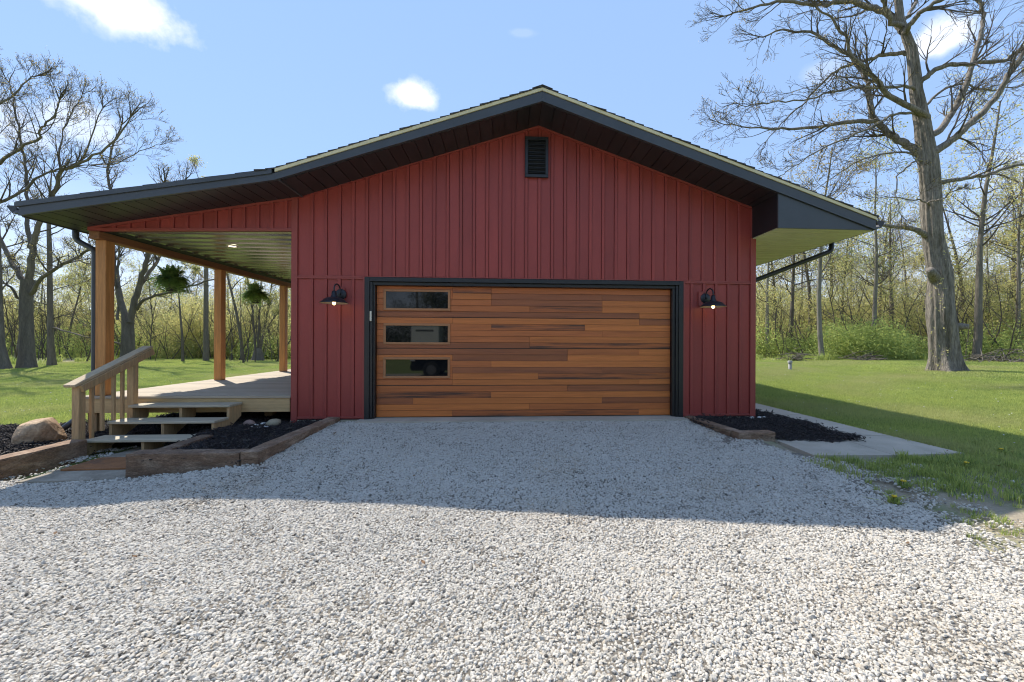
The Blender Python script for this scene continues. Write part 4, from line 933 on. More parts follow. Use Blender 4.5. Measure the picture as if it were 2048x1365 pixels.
# the big oak on the right lawn
def big_oak():
    g = random.Random(21); Dp = 15.0
    def z(a, b): return (1400 + a / 2.438, b / 2.438)
    base = at(1890, 748, Dp); gz = ground(base.x, base.y)
    R = empty('oak_tree', (base.x, base.y, gz), 'huge bare oak with thick ridged trunk on the right lawn', 'tree')
    tp = [(1892, 752), (1888, 700), (1883, 640), (1880, 560), (1866, 470), (1863, 400), (1855, 320), (1846, 250), (1832, 180), (1824, 100), (1800, 40), (1790, -60), (1785, -160)]
    tr = [.53, .52, .52, .50, .435, .415, .385, .315, .262, .225, .18, .13, .08]
    tpts = [at(x, y, Dp) for x, y in tp]; tpts[0].z = gz - .1
    V, F = ridged_trunk(tpts, [r * .70 for r in tr], 72, 4, .05, .62, .06)
    trunk = mesh_obj('trunk', V, F, MT['bark_oak'], R, True)
    # burl, branch stub and dead knot
    for a_, b_, c_, rr in ((at(1872, 560, Dp), at(1852, 552, Dp) + Vector((-.10, -.30, .03)), at(1844, 547, Dp) + Vector((-.16, -.42, .06)), (.20, .15, .12)), (at(1886, 655, Dp), at(1905, 655, Dp) + Vector((.05, -.30, .02)), at(1911, 656, Dp) + Vector((.06, -.36, .03)), (.15, .12, .09))):
        V2, F2 = tubes_mesh([([tuple(a_), tuple(b_), tuple(c_), tuple(c_ + (c_ - b_) * .02)], [rr[0], rr[1], rr[2], .001], 14)]); mesh_obj('branch_stub', V2, F2, MT['bark_oak'], trunk, True)
    limbs = []; out = []; tips = []
    L_ = [([z(1060, 745), z(1000, 700), z(930, 660), z(860, 590), z(825, 470), z(810, 385), z(740, 290), z(660, 235), z(540, 160), z(400, 150), z(290, 190)], .20, .03, 1.6, 1.7),
          ([z(1110, 570), z(1000, 510), z(900, 450), z(845, 375), z(770, 305), z(700, 180), z(640, 90), z(560, 40)], .15, .03, -1.5, 1.6),
          ([z(860, 588), z(700, 600), z(560, 620), z(400, 630), z(250, 620), z(90, 600)], .10, .018, .8, 1.5),
          ([z(1150, 740), z(1230, 680), z(1310, 615), z(1440, 480), z(1500, 370), z(1580, 260), z(1680, 120)], .20, .06, -1.2, 1.9),
          ([z(1150, 650), z(1215, 580), z(1270, 480), z(1330, 310), z(1365, 180), z(1388, 70), z(1340, -40), z(1300, -150)], .17, .05, 1.2, 1.8),
          ([z(1080, 400), z(1130, 350), z(1200, 320), z(1320, 308), z(1480, 298), z(1540, 250), z(1660, 180)], .14, .04, -1.0, 1.6),
          ([z(1170, 890), z(1270, 875), z(1380, 855), z(1480, 828), z(1600, 795), z(1720, 770)], .12, .04, -.8, 1.4),
          ([z(1085, 1140), z(1040, 1120), z(990, 1106), z(905, 1102), z(860, 1085)], .15, .06, -.3, .9),
          ([z(1050, 755), z(960, 745), z(850, 760), z(750, 800), z(640, 870), z(560, 930)], .06, .015, 1.0, 1.3),
          ([z(1000, 262), z(900, 268), z(800, 295), z(690, 330), z(600, 400), z(520, 490), z(420, 580), z(320, 690)], .11, .018, 1.5, 1.5),
          ([z(1050, 555), z(950, 560), z(850, 610), z(720, 670), z(590, 730), z(480, 800), z(390, 860)], .07, .015, -1.2, 1.4),
          ([z(1020, 420), z(900, 430), z(780, 425), z(640, 450), z(500, 490), z(340, 500), z(200, 520)], .075, .015, -2.0, 1.5),
          ([z(970, 130), z(900, 60), z(800, 22), z(680, 10), z(560, 25), z(420, 5), z(250, 40), z(120, 80)], .18, .03, 1.2, 1.7),
          ([z(1015, 140), z(1060, 80), z(1120, 30), z(1220, -20), z(1340, -90)], .14, .05, -1.5, 1.7),
          ([z(1000, 90), z(1050, 20), z(1080, -60), z(1120, -200)], .10, .04, .8, 1.6),
          ([z(940, 110), z(900, 20), z(860, -60), z(800, -160)], .12, .04, -.8, 1.6),
          ([z(1100, 520), z(1180, 440), z(1280, 410), z(1420, 440), z(1560, 420), z(1700, 380)], .07, .02, 1.5, 1.4),
          ([z(1110, 990), z(1150, 980), z(1190, 965), z(1222, 935)], .05, .02, -.9, .6),
          ([z(1060, 780), z(1010, 820), z(960, 860), z(955, 950), z(985, 1050)], .05, .015, -.8, .8),
          ([z(1100, 985), z(1020, 975), z(900, 960), z(820, 965)], .045, .012, -.5, .9)]
    for i, (pts, r0, r1, dj, bl) in enumerate(L_):
        ax_ = float(np.interp(pts[0][1] + 8, [q[1] for q in tp[::-1]], [q[0] for q in tp[::-1]]))
        if abs(ax_ - pts[0][0]) < 45: pts = [(ax_, pts[0][1] + 8)] + pts
        o2 = []; limb(o2, tips, pts, Dp, r0 * 1.08, r1 * 1.1, g, 2, .36 if bl > 1 else .9, bl * 1.15, dj, (5, 3), .04, 9)
        out += o2[1:]; V3, F3 = tubes_mesh(o2[:1]); mesh_obj('limb', V3, F3, MT['bark_oak'], R, True)
    V4, F4 = tubes_mesh(out); mesh_obj('twigs', V4, F4, MT['twig'], R)
    sel = [t for t in tips if g.random() < .45]
    V5, F5, T5 = leaf_quads(sel, 2, .05, .022, np.random.default_rng(3)); mesh_obj('buds', V5, F5, LEAF_OLIVE, R, attrs={'tint': T5})
    # young shoots on the bark
    gg = np.random.default_rng(5); c = [tuple(at(gg.uniform(1858, 1902), gg.uniform(500, 740), Dp - .62)) for _ in range(34)]
    V5, F5, T5 = leaf_quads(c, 3, .05, .034, gg, .6); mesh_obj('trunk_shoots', V5, F5, LEAF_YOUNG, trunk, attrs={'tint': T5})
big_oak()

# bare trees on the left
def left_tree(label, depth, trunk_px, trunk_w, limbs_, seed, mat='bark', pale=False, every=.5, maxlev=2, leaf=None, flare=.35, kids=(5, 4)):
    g = random.Random(seed); b = at(*trunk_px[0], depth); gz = ground(b.x, b.y)
    R = empty('bare_tree', (b.x, b.y, gz), label, 'tree', 'bare trees beyond the porch')
    pts = [at(x, y, depth) for x, y in trunk_px]; pts[0].z = gz - .1
    V, F = ridged_trunk(pts, [offax(trunk_px[0][0]) * w * depth / FPX / 2 for w in trunk_w], 22, seed, .03, flare); mesh_obj('trunk', V, F, MT[mat], R, True)
    out = []; tips = []
    for pxs, w0, w1, dj, bl in limbs_:
        o2 = []; limb(o2, tips, pxs, depth, w0 * depth / FPX / 2, w1 * depth / FPX / 2, g, maxlev, every, bl, dj, kids, .07, 7)
        out += o2[1:]; V3, F3 = tubes_mesh(o2[:1]); mesh_obj('limb', V3, F3, MT[mat], R, True)
    if out: V4, F4 = tubes_mesh(out); mesh_obj('twigs', V4, F4, MT['twig'], R)
    if tips:
        sel = [t for t in tips if g.random() < (.5 if leaf is None else leaf)]
        V5, F5, T5 = leaf_quads(sel, 2 if leaf is None else 4, .08, .03 if leaf is None else .05, np.random.default_rng(seed)); mesh_obj('buds', V5, F5, LEAF_OLIVE if leaf is None else LEAF_YOUNG, R, attrs={'tint': T5})
    return R
left_tree('thick grey tree with forked limbs at the far left behind the lawn', 21, [(55, 740), (54, 690), (52, 640), (53, 590), (56, 560)], [40, 34, 30, 29, 30],
          [([(48, 575), (40, 550), (22, 525), (0, 478), (-30, 420), (-50, 330)], 17, 7, 1.0, 2.4), ([(58, 565), (64, 520), (66, 490), (76, 455), (95, 415), (112, 380), (122, 345), (150, 332), (200, 305), (240, 268), (262, 232)], 18, 3, -1.5, 2.3),
           ([(64, 500), (56, 465), (52, 430), (54, 390), (50, 330), (38, 270), (28, 210), (18, 165)], 13, 3, 1.5, 2.3), ([(62, 588), (97, 545), (140, 522), (180, 500), (230, 480)], 12, 4, -2.0, 2.0),
           ([(40, 600), (20, 575), (-5, 560), (-60, 520)], 8, 3, -1.0, 1.6), ([(122, 348), (118, 310), (130, 260), (150, 215), (165, 190)], 6, 2, 1.0, 1.9), ([(150, 333), (175, 300), (190, 255), (205, 215)], 5, 2, -1.0, 1.9),
           ([(200, 308), (216, 330), (250, 320), (290, 300), (320, 290)], 4, 1.5, 1.0, 1.8)], 31, every=.42)
left_tree('big limbed tree mostly beyond the left picture edge', 19, [(-95, 745), (-96, 640), (-95, 540), (-92, 430)], [40, 32, 30, 28],
          [([(-92, 440), (-50, 420), (0, 405), (40, 385), (85, 352), (130, 335), (180, 330)], 13, 3, 1.0, 2.2), ([(-92, 400), (-40, 350), (0, 326), (39, 297), (78, 275), (86, 250), (112, 230), (120, 200)], 12, 3, -1.0, 2.2),
           ([(-92, 420), (-70, 330), (-40, 250), (0, 210), (40, 180), (70, 150)], 11, 3, .5, 2.1), ([(-92, 400), (-100, 300), (-90, 200), (-60, 120)], 14, 4, .5, 2.2)], 37, every=.5)
left_tree('ivy-footed dark trunk at the left picture edge', 20, [(8, 742), (2, 690), (-2, 600), (-4, 480), (-5, 380)], [30, 20, 16, 12, 6], [([(-2, 590), (20, 560), (40, 540)], 4, 2, 1, 1.2), ([(-4, 500), (-30, 450), (-40, 400)], 5, 2, -1, 1.6)], 41)
left_tree('dark straight tree with level side branches left of the first porch post', 23, [(103, 734), (102, 690), (100, 600), (99, 500), (97, 430), (100, 380), (104, 340)], [18, 15, 13, 11, 8, 5, 2],
          [([(100, 640 - 28 * k), (100 + sx * 35, 632 - 30 * k), (100 + sx * (78 - 3 * k), 626 - 33 * k + dy)], 3.5, 1.2, sx * .7, 1.0) for k, (sx, dy) in enumerate([(1, 20), (-1, 10), (1, 5), (-1, -5), (1, 30), (-1, 0), (1, -10), (1, 15), (-1, -14)])]
          + [([(104, 655), (150, 668), (180, 675), (215, 676)], 5, 3, -.5, .8)], 43, every=.4)
left_tree('twin-stemmed tree seen just right of the first porch post', 24, [(256, 716), (256, 690), (256, 660), (256, 640)], [34, 29, 26, 25],
          [([(252, 645), (244, 610), (236, 570), (229, 530), (226, 490), (222, 440), (226, 400), (214, 340), (226, 290), (244, 250)], 16, 3, .8, 2.0), ([(262, 645), (270, 600), (282, 560), (294, 520), (305, 480), (322, 420), (330, 370)], 17, 4, -.8, 1.9),
           ([(276, 578), (300, 545), (318, 515), (340, 470), (352, 410), (372, 360)], 10, 3, 1.0, 1.8), ([(268, 622), (290, 600), (330, 587), (365, 578), (400, 568), (440, 555)], 9, 3, -1.0, 1.4), ([(236, 640), (235, 600), (236, 540), (240, 480), (236, 420)], 7, 3, .5, 1.5),
           ([(258, 690), (230, 686), (215, 676), (195, 672)], 6, 3, -.6, .7), ([(236, 574), (222, 560), (212, 540), (200, 500)], 6, 3, -.6, 1.4)], 47, every=.5)
left_tree('straight slim trunk seen left of the second porch post', 29, [(412, 722), (412, 660), (412, 580), (413, 500), (413, 420), (414, 360)], [13, 10.5, 9.5, 9, 7, 3], [([(412, 560), (390, 540), (370, 530)], 3, 1, .5, 1.2), ([(413, 470), (440, 440), (455, 400)], 3, 1, .5, 1.4), ([(413, 400), (400, 370), (392, 340)], 3, 1, -.5, 1.3)], 53, flare=.2, leaf=.5)
left_tree('leaning thin tree between the second and third porch posts', 30, [(486, 718), (482, 680), (474, 630), (462, 580), (452, 540), (440, 480)], [8, 6, 5.5, 5, 4, 2], [([(462, 580), (480, 560), (500, 545)], 2.5, 1, .5, 1.2), ([(452, 540), (430, 510), (420, 490)], 2.5, 1, -.5, 1.2)], 59, flare=.2, leaf=.6)
left_tree('multi-stemmed clump of shrubby stems before the third porch post', 30, [(516, 718), (516, 704), (516, 696)], [26, 18, 14],
          [([(512, 700), (508, 660), (504, 610), (496, 560), (488, 510)], 6, 2, .6, 1.3), ([(516, 700), (518, 650), (520, 600), (524, 540)], 6, 2, -.6, 1.3), ([(520, 700), (530, 655), (538, 600), (548, 550)], 6, 2, .3, 1.3), ([(518, 700), (527, 670), (545, 640), (560, 620)], 4, 1.5, -.3, 1.1)], 61, flare=.2, leaf=.7)
left_tree('small thin tree midway between the first and second porch posts', 28, [(366, 720), (364, 670), (360, 620), (357, 585)], [6, 5, 4, 2.5], [([(360, 620), (345, 600), (330, 596)], 2, 1, .4, 1.0), ([(357, 590), (372, 560), (385, 545)], 2, 1, -.4, 1.0)], 67, flare=.2, leaf=.6)

# woodland trees: a few prototypes, each placed tree its own copy
def wood_proto(seed, h, rr, leafy, mat, leafmat, lean=.03):
    g = random.Random(seed); pts = [Vector((0, 0, -.2))]; d = Vector((g.gauss(0, lean), g.gauss(0, lean), 1)).normalized(); n = 9
    for i in range(n):
        d = (d + Vector((g.gauss(0, .035), g.gauss(0, .035), .05))).normalized(); pts.append(pts[-1] + d * (h / n))
    rad = [rr * (1 - .82 * i / n) for i in range(n + 1)]
    V, F = ridged_trunk(pts, rad, 10, seed, .02, .25)
    out = []; tips = []
    for k in range(int(h * 1.7)):
        t = g.uniform(.28, 1.0) ** .8 * n; i = min(int(t), n - 1); q = pts[i].lerp(pts[i + 1], t - i); a = g.uniform(0, 6.283); el = g.uniform(.25, 1.0)
        grow(out, tips, q, Vector((math.cos(a) * math.cos(el), math.sin(a) * math.cos(el), math.sin(el))), h * g.uniform(.14, .26) * (1.25 - .6 * t / n), rad[i] * .38, 0, 2, g, .07, .15, (5, 4))
    V2, F2 = tubes_mesh(out)
    gg = np.random.default_rng(seed); sel = [t for t in tips if g.random() < leafy]
    V3, F3, T3 = leaf_quads(sel, 5, .22, .055, gg)
    R = empty('wood_tree', (0, 0, 0)); mesh_obj('trunk', V, F, MT[mat], R, True); mesh_obj('branches', V2, F2, MT['twig'], R); mesh_obj('crown', V3, F3, leafmat, R, attrs={'tint': T3})
    return R
PROTO = [wood_proto(101, 13.5, .17, .75, 'bark', LEAF_YOUNG), wood_proto(102, 11.5, .13, .9, 'bark_pale', LEAF_YOUNG), wood_proto(103, 15.0, .22, .4, 'bark', LEAF_OLIVE), wood_proto(104, 9.0, .09, 1.0, 'bark', LEAF_YOUNG, .08), wood_proto(105, 12.5, .15, .5, 'bark_pale', LEAF_OLIVE)]
used = [False] * len(PROTO)
def place_tree(k, x, y, s, rz, label, group):
    src = PROTO[k]
    if not used[k]: r = src; used[k] = True
    else:
        r = src.copy(); COL.objects.link(r)
        for ch in list(src.children):
            c = ch.copy(); COL.objects.link(c); c.parent = r
    r.location = (x, y, ground(x, y)); r.rotation_euler = (0, 0, rz); r.scale = (s, s, s)
    tag(r, label, 'tree', group); return r
ORD = ['first', 'second', 'third', 'fourth', 'fifth', 'sixth', 'seventh', 'eighth', 'ninth', 'tenth', 'eleventh', 'twelfth', 'thirteenth', 'fourteenth', 'fifteenth', 'sixteenth', 'seventeenth', 'eighteenth', 'nineteenth', 'twentieth', 'twenty-first', 'twenty-second', 'twenty-third', 'twenty-fourth', 'twenty-fifth', 'twenty-sixth', 'twenty-seventh', 'twenty-eighth']
gt = random.Random(77)
right_list = [(1536, 27, 4, .85), (1552, 34, 0, .9), (1580, 29, 2, .8), (1598, 38, 1, 1), (1618, 31, 0, .95), (1645, 23.5, 4, 1.0), (1668, 36, 2, .9), (1690, 30, 3, 1.1), (1708, 42, 1, 1.1), (1741, 25, 1, 1.08), (1762, 33, 0, .9), (1782, 29, 2, .75),
              (1808, 37, 4, 1), (1832, 30, 3, 1.1), (1925, 31, 0, 1), (1952, 22.5, 0, 1.12), (1972, 34, 1, 1), (1996, 28, 3, 1.2), (2018, 38, 2, 1), (2038, 26, 4, .95), (2075, 30, 0, 1), (2120, 26, 1, 1.1)]
for i, (px, dp, k, s) in enumerate(right_list):
    p = at(px, 690, dp); place_tree(k, p.x, p.y, s, gt.uniform(0, 6.28), 'slim woodland tree behind the right lawn, %s counting from the garage corner' % ORD[i], 'woodland trees behind the right lawn')
left_list = [(-20, 34, 0, .8), (28, 30, 3, 1.0), (82, 36, 1, .8), (130, 33, 3, 1), (160, 42, 0, .85), (205, 38, 3, 1.1), (285, 40, 1, .8), (318, 35, 3, .95), (338, 46, 0, .8), (392, 44, 4, .8), (432, 40, 1, .75), (458, 48, 2, .7), (500, 44, 0, .75), (540, 40, 4, .75), (562, 46, 3, 1.1), (590, 42, 1, .8), (620, 45, 0, .8)]
for i, (px, dp, k, s) in enumerate(left_list):
    p = at(px, 690, dp); place_tree(k, p.x, p.y, s, gt.uniform(0, 6.28), 'slim woodland tree in the left woods beyond the porch, %s counting from the left edge' % ORD[i], 'woodland trees beyond the porch')

# understory and far woods: leaf clumps
def leaf_clump(seed, n, rad, size, twigs=10):
    g = np.random.default_rng(seed); c = g.normal(0, 1, (n, 3)); c /= np.linalg.norm(c, axis=1)[:, None]; c *= rad * g.uniform(.25, 1, (n, 1)) ** .6; c[:, 2] *= .8
    V, F, T = leaf_quads(c.tolist(), 1, .02, size, g); return V, [tuple(q) for q in F], T
clumps = [leaf_clump(200 + k, 400, 1.2, .06) for k in range(5)]
def mass(name, specs, mats, label, cat):
    P = []; S_ = []
    for x, y, r, h, n in specs:
        for _ in range(n):
            a = NR.uniform(0, 6.283); d = math.sqrt(NR.random()) * r; t = NR.random()
            xx = x + d * math.cos(a); yy = y + d * math.sin(a); top_ = h * math.sqrt(max(.05, 1 - (d / r) ** 2))
            P.append((xx, yy, ground(xx, yy) + .15 + t * top_)); S_.append(NR.uniform(.6, 1.25))
    P = np.array(P); n = len(P); S_ = np.array(S_)
    o = scatter(name, clumps, P, rots(n, .5), np.stack([S_] * 3, 1), NR.integers(0, 5, n), mats); tag(o, label, cat); return o
def band(px0, px1, step, d0, d1, h0, h1, n):
    sp = []; px = px0
    while px < px1:
        p = at(px + gt.uniform(-step / 2, step / 2), 690, gt.uniform(d0, d1)); sp.append((p.x, p.y, gt.uniform(1.0, 2.4), gt.uniform(h0, h1), n)); px += step
    return sp
mass('right_shrubs', band(1500, 2150, 26, 24.5, 29, .5, 2.2, 7) + [(at(1755, 700, 24).x, at(1755, 700, 24).y, 1.5, 2.6, 14), (at(1715, 700, 24.5).x, at(1715, 700, 24.5).y, 1.3, 1.6, 9)], [LEAF_SHRUB], 'bright green shrubs along the foot of the right-hand woods', 'shrubs')
mass('right_understory', band(1480, 2300, 7, 27, 40, 3.0, 8.0, 11), [LEAF_YOUNG], 'yellow-green leafing understory filling the right-hand woods', 'undergrowth')
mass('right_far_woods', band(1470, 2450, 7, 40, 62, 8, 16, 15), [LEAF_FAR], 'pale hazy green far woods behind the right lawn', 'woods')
mass('left_shrubs', band(-160, 640, 30, 31, 36, .5, 2.8, 7), [LEAF_SHRUB], 'bright green shrubs along the foot of the left woods', 'shrubs')
mass('left_understory', band(-220, 680, 7, 33, 48, 3.0, 7.5, 11), [LEAF_YOUNG], 'yellow-green leafing understory filling the left woods', 'undergrowth')
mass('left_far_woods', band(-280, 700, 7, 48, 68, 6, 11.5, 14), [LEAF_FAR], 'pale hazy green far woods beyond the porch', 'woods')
def behind(n, d0, d1, h0, h1, k):
    sp = []
    for i in range(n):
        a = gt.uniform(-1.15, 1.15); d = gt.uniform(d0, d1); sp.append((CAM[0] + d * math.sin(a) - 6, CAM[1] - d * math.cos(a), gt.uniform(1.5, 2.6), gt.uniform(h0, h1), k))
    return sp
mass('rear_understory', behind(110, 22, 40, 5, 13, 14), [LEAF_DARK], 'woods on the far side of the driveway, mirrored in the garage door panes', 'undergrowth')
for i in range(14):
    place_tree(i % 5, CAM[0] - 26 + 3.4 * i + gt.uniform(-1, 1), CAM[1] - gt.uniform(20, 28), 1.0, gt.uniform(0, 6.28), 'tree in the woods across the driveway behind the viewer, %s along the row' % ORD[i], 'trees across the driveway')
# thin brush stems between the trees
def brush(name, specs, label, hmin, hmax):
    out = []; tips = []; g = random.Random(name)
    for x, y, n in specs:
        for _ in range(n):
            xx = x + g.gauss(0, 1.2); yy = y + g.gauss(0, 1.2); h = g.uniform(hmin, hmax)
            grow(out, tips, Vector((xx, yy, ground(xx, yy) - .05)), Vector((g.gauss(0, .22), g.gauss(0, .22), 1)).normalized(), h, .012 + .006 * h, 0, 1, g, .05, .10, (7,), (.35, .9))
    V, F = tubes_mesh(out); o = mesh_obj(name, V, F, MT['twig']); tag(o, label, 'brush', kind='stuff'); return o
brush('right_brush', [(p.x, p.y, 7) for p in [at(1490 + 16 * i, 690, gt.uniform(24, 40)) for i in range(44)]], 'thin bare saplings and stems among the right-hand woods', 1.5, 6.0)
brush('left_brush', [(p.x, p.y, 7) for p in [at(-150 + 17 * i, 690, gt.uniform(28, 46)) for i in range(46)]], 'thin bare saplings and stems among the left woods', 1.5, 6.0)

# woodland floor beyond the mown grass
def wood_edge(x, y):
    # depth from the camera along the view
    dx, dy = x - CAM[0], y - CAM[1]; dep = math.sin(YAW) * dx + math.cos(YAW) * dy; side = (math.cos(YAW) * dx - math.sin(YAW) * dy) / max(dep, .1)
    edge = 23.0 if side > 0 else 24.0 + 11.0 * smooth(-1.3, -.7, side)
    return dep > edge + .8 * math.sin(x * .9) + .5 * math.sin(x * 2.3 + 1)
grid_obj('woodland_floor', list(np.arange(-70, 75, 1.0)), list(np.arange(10, 75, 1.0)), lambda x, y: ground(x, y) + .02, MT['litter'], keep=wood_edge)

# brush heaps, fallen sticks and the vent pipe at the wood edge
def heap(px, py, dp, w, h, n, label):
    p = at(px, py, dp); g = random.Random(px); mb_out = []
    for _ in range(n):
        a = g.uniform(0, 6.28); c = Vector((p.x + g.gauss(0, w * .4), p.y + g.gauss(0, w * .3), ground(p.x, p.y) + abs(g.gauss(0, h * .5)))); d = Vector((math.cos(a), math.sin(a), g.gauss(.1, .3))) * g.uniform(.25, .75)
        mb_out.append(([tuple(c - d), tuple(c + Vector((g.gauss(0, .06), 0, g.gauss(0, .06)))), tuple(c + d)], [.02, .018, .008], 4))
    V, F = tubes_mesh(mb_out); o = mesh_obj('brush_heap', V, F, MT['bark']); tag(o, label, 'brush heap', 'brush heaps at the wood edge'); return o
heap(1590, 715, 22.5, .7, .5, 45, 'tangled brush heap at the wood edge nearest the garage'); heap(1730, 722, 22.5, .9, .35, 40, 'low brush heap at the wood edge left of the oak'); heap(1990, 735, 21, 2.4, .5, 110, 'long pale brush heap right of the oak at the picture edge')
p = at_z(1580, 742, 0.0); p = at(1580, 742, 16.5); gz = ground(p.x, p.y)
P_ = empty('vent_pipe', (p.x, p.y, gz), 'short grey capped pipe standing in the right lawn', 'pipe')
MB().lathe((p.x, p.y, gz), [(.062, -.1), (.062, .30), (.05, .30)], 18).build('pipe', MT['pipe'], P_, True)
MB().lathe((p.x, p.y, gz), [(.085, .30), (.085, .375), (.07, .39), (.0001, .39)], 18).build('cap', MT['pipe'], P_, True)

# ------------------------------------------------------------------ car and trailer across the drive, mirrored in the door panes
def parked_car(x, y):
    gz = ground(x, y); R = empty('parked_car', (x + 2.2, y, gz), 'black car parked on the driveway behind the viewer, mirrored in the lower door panes', 'car')
    paint = material('black_car_paint', (0.008, 0.008, 0.010), .12, 0, 1, coat=.6); rub = material('tyre_rubber', (0.02, 0.02, 0.02), .85, .1, 5); rim = material('alloy_rim', (0.5, 0.5, 0.5), .3, 0, 1, metal=.9); gl = MT['glass']; lens = material('headlight_lens', (0.75, 0.78, 0.8), .08, 0, 1)
    low = [(x, gz + .45), (x + .06, gz + .30), (x + 4.5, gz + .30), (x + 4.6, gz + .55), (x + 4.55, gz + 1.02), (x + 1.25, gz + 1.02), (x + .12, gz + .88)]
    cab = [(x + 1.05, gz + 1.0), (x + 4.5, gz + 1.0), (x + 4.25, gz + 1.55), (x + 3.6, gz + 1.66), (x + 2.2, gz + 1.66), (x + 1.75, gz + 1.55)]
    MB().prism(low, y - .9, y + .9).build('body', paint, R); MB().prism(cab, y - .78, y + .78).build('cabin', paint, R)
    for a, b in ((1.45, 2.5), (2.58, 3.5), (3.56, 4.2)):
        for sg in (-1, 1): MB().prism([(x + a, gz + 1.06), (x + b, gz + 1.06), (x + b - .08, gz + 1.52), (x + max(a, 1.45) + (.35 if a < 1.5 else .03), gz + 1.52)], y + sg * .785 - .004, y + sg * .785 + .004).build('window', gl, R)
    for wx in (.85, 3.65):
        for sg in (-1, 1):
            M = Matrix.Translation((x + wx, y + sg * .82, gz + .34)) @ Matrix.Rotation(math.pi / 2, 4, 'X')
            t = MB().lathe((0, 0, 0), [(.20, -.11), (.31, -.11), (.34, -.07), (.34, .07), (.31, .11), (.20, .11)], 28); t.v = [tuple(M @ Vector(p)) for p in t.v]; w_ = t.build('wheel', rub, R, True)
            t = MB().lathe((0, 0, 0), [(.0001, -.1), (.06, -.1), (.20, -.09), (.20, .09), (.06, .1), (.0001, .1)], 20); t.v = [tuple(M @ Vector(p)) for p in t.v]; t.build('rim', rim, w_)
    for sg in (-1, 1): MB().box(x + .02, x + .22, y + sg * .72 - .16, y + sg * .72 + .185, gz + .68, gz + .80, .02).build('headlight', lens, R)
parked_car(-1.75, -10.6)
gz = ground(-4.2, -26); T_ = empty('white_trailer', (-4.2, -26, gz), 'small white box trailer across the driveway, mirrored in the middle door pane', 'trailer')
wt = material('white_trailer_paint', (.75, .76, .75), .4, .05, 3)
MB().box(-5.35, -3.15, -27.3, -25.5, gz + .55, gz + 2.75, .05).build('body', wt, T_); MB().box(-5.42, -3.08, -27.35, -25.45, gz + 2.752, gz + 2.86, .03).build('roof', wt, T_); MB().box(-5.0, -3.6, -25.499, -25.485, gz + 2.30, gz + 2.42, .004).build('window', MT['glass'], T_)
for sx in (-5.37, -3.28):
    M = Matrix.Translation((sx + .07, -26.4, gz + .33)) @ Matrix.Rotation(math.pi / 2, 4, 'Y'); t = MB().lathe((0, 0, 0), [(.0001, -.09), (.30, -.09), (.33, -.05), (.33, .05), (.30, .09), (.0001, .09)], 24); t.v = [tuple(M @ Vector(p)) for p in t.v]; t.build('wheel', MT['pot'], T_, True)

# ------------------------------------------------------------------ grass
def tuft(seed, n, rad, h0, h1, w=.0035, lean=.4):
    g = np.random.default_rng(seed); V = []; F = []; T = []; o = 0
    for i in range(n):
        a = g.uniform(0, 6.28); d = rad * math.sqrt(g.random()); b = np.array([d * math.cos(a), d * math.sin(a), 0]); h = g.uniform(h0, h1); th = g.uniform(0, 6.28); l = abs(g.normal(0, lean)) * h
        s = np.array([math.cos(th + 1.57), math.sin(th + 1.57), 0]) * w * g.uniform(.7, 1.4); t_ = np.array([math.cos(th), math.sin(th), 0])
        V += [b - s, b + s, b + t_ * l * .4 + np.array([0, 0, h * .62]) + s * .7, b + t_ * l * .4 + np.array([0, 0, h * .62]) - s * .7, b + t_ * l + np.array([0, 0, h])]
        F += [(o, o + 1, o + 2, o + 3), (o + 3, o + 2, o + 4)]; o += 5; T += [float(np.clip(g.normal(.5, .28), 0, 1))] * 5
    return np.array(V), F, T
lawn_t = [tuft(300 + k, 1500, .40, .022, .062) for k in range(5)] + [tuft(310 + k, 60, .12, .025, .07) for k in range(3)]
far_t = [tuft(320 + k, 1100, .70, .035, .08, .007) for k in range(4)]
tall_t = [tuft(340 + k, 40, .09, .06, .17, .004, .6) for k in range(4)]
def lawn_ok(x, y):
    if x > 7.66:
        if y > -2.0: return True
        return NR.random() < np.clip(.25 + (x - 7.3) / 1.3 + .3 * math.sin(y * 3.1 + x * 2), .1, 1)
    if y < -2.03 and x > 5.6: return NR.random() < np.clip((x - 5.9 + .5 * math.sin(y * 4 + x * 3)) / 3.0 + .5 * math.exp(-((y + 2.25) / .3) ** 2), 0, .9)
    if x < -4.42 and y > .75 + .2 * math.sin(x * 2): return not (y < 1.05 and x > -5.9)
    if x < -5.8 and y > .2: return True
    return False
def lawn_in(x, y): return all(lawn_ok(x + .4 * math.cos(t), y + .4 * math.sin(t)) for t in (0, 1.05, 2.09, 3.14, 4.19, 5.24))
X1, Y1 = jgrid(6.2, 17, -7, 14, .42, lawn_in); X2, Y2 = jgrid(-17, -4.42, -.2, 18, .42, lawn_in)
Xe, Ye = fill(36000, -9, 9.4, -7, 10, lambda x, y: lawn_ok(x, y) and not lawn_in(x, y)); k_ = NR.choice(len(Xe), min(len(Xe), 5200), replace=False); Xe, Ye = Xe[k_], Ye[k_]
nb = len(X1) + len(X2); X = np.concatenate([X1, X2, Xe]); Y = np.concatenate([Y1, Y2, Ye]); n = len(X)
o = scatter('lawn_grass', lawn_t, np.stack([X, Y, [ground(a, b) - .006 for a, b in zip(X, Y)]], 1), rots_ground(X, Y), np.stack([np.ones(n), np.ones(n), [(.75 + .7 * zone_noise(a + 9, b, .9)) for a, b in zip(X, Y)]], 1), np.concatenate([NR.integers(0, 5, nb), NR.integers(5, 8, n - nb)]), [GRASS], zone=[zone_noise(a, b, .55) for a, b in zip(X, Y)]); tag(o, 'mown spring grass on the lawns either side of the garage', 'grass')
Xf, Yf = jgrid(-40, 46, 3, 34, .78, lambda x, y: (x > 9 or x < -4.5) and not (6.2 < x < 17 and y < 14) and not (-17 < x < -4.42 and y < 18) and not wood_edge(x, y))
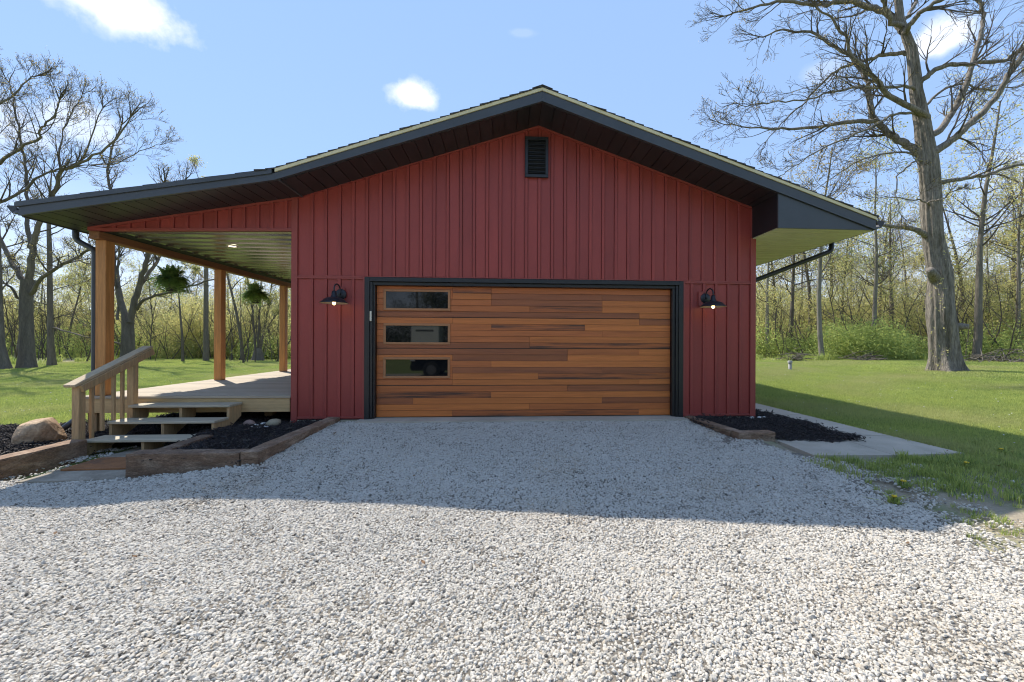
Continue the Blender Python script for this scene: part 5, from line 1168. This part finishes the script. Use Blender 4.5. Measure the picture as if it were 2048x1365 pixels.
n = len(Xf); o = scatter('far_lawn_grass', far_t, np.stack([Xf, Yf, [ground(a, b) - .006 for a, b in zip(Xf, Yf)]], 1), rots_ground(Xf, Yf), scls(n, .85, 1.2), NR.integers(0, 4, n), [GRASS], zone=[zone_noise(a, b, .4) for a, b in zip(Xf, Yf)]); tag(o, 'mown grass on the far lawns before the woods', 'grass')
# longer weeds along the walkway end and the wood edge
def weeds_ok(x, y):
    cl = .5 + .5 * math.sin(x * 4.3 + 1.3 * math.sin(y * 3.1)) * math.sin(y * 3.7 + x)
    return (x > 6.0 and NR.random() < cl * math.exp(-((y + 2.2) / .25) ** 2)) or (x > 6.5 + .4 * math.sin(y * 3) and NR.random() < .22 * cl)
X1, Y1 = fill(1500, 5.9, 9.0, -4.2, -2.04, weeds_ok)
X3, Y3 = fill(900, 5.45, 7.4, -6.5, -2.1, lambda x, y: not in_gravel(x - .1, y) and NR.random() < .75 * zone_noise(x * 2 + 3, y * 2, 1.4) ** 1.5)
XE, YE = fill(9000, -40, 45, 12, 34, lambda x, y: wood_edge(x, y) and not wood_edge(x - .0, y - 2.2))
X = np.concatenate([X1, X3, XE]); Y = np.concatenate([Y1, Y3, YE]); n = len(X); sc_ = np.concatenate([NR.uniform(.4, .85, len(X1)), NR.uniform(.22, .55, len(X3)), NR.uniform(1.6, 3.6, len(XE))])
o = scatter('tall_weeds', tall_t, np.stack([X, Y, [ground(a, b) - .01 for a, b in zip(X, Y)]], 1), rots(n, .1), np.stack([sc_] * 3, 1), NR.integers(0, 4, n), [GRASS]); tag(o, 'longer unmown grass and weeds at the walkway end and wood edge', 'weeds')
# clover and dandelion heads
def blob(r, h):
    v, f = stone_verts(r, 5, .6); v = v + np.array([0, 0, h]); return v, f, [.5] * 12
Xc, Yc = fill(420, -16, -4.6, 1.2, 16, lambda x, y: True); Xc2, Yc2 = fill(240, 7.8, 16, -2, 12, lambda x, y: True)
Xc = np.concatenate([Xc, Xc2]); Yc = np.concatenate([Yc, Yc2]); n = len(Xc)
o = scatter('clover_heads', [blob(.009, .06)], np.stack([Xc, Yc, [ground(a, b) for a, b in zip(Xc, Yc)]], 1), rots(n), scls(n, .7, 1.3), np.zeros(n, int), [CLOVER]); tag(o, 'tiny white clover heads dotted over the lawns', 'flowers')
def dandelion(px, py, label):
    p = at_z(px, py, -.16); gz = ground(p.x, p.y); R = empty('dandelion', (p.x, p.y, gz), label, 'flower', 'dandelions at the gravel edge')
    MB().tube([(p.x, p.y, gz - .01), (p.x, p.y, gz + .05)], .003, 5).build('stem', GRASS, R)
    MB().lathe((p.x, p.y, gz + .05), [(.0001, 0), (.012, .002), (.024, .012), (.018, .018), (.0001, .02)], 12).build('flower_head', DANDELION, R, True)
    V, F, T = tuft(int(px), 26, .05, .05, .10, .010, 1.2); mesh_obj('leaves', V + np.array([p.x, p.y, gz - .005]), F, GRASS, R, attrs={'tint': T})
for px, py, lab in [(1807, 972, 'dandelion with its leaves on the bare dirt right of the gravel'), (1788, 998, 'dandelion at the gravel edge nearest the shadow line'), (1933, 940, 'dandelion in the weeds right of the bare dirt'), (2003, 911, 'dandelion farthest right in the shaded grass')]: dandelion(px, py, lab)
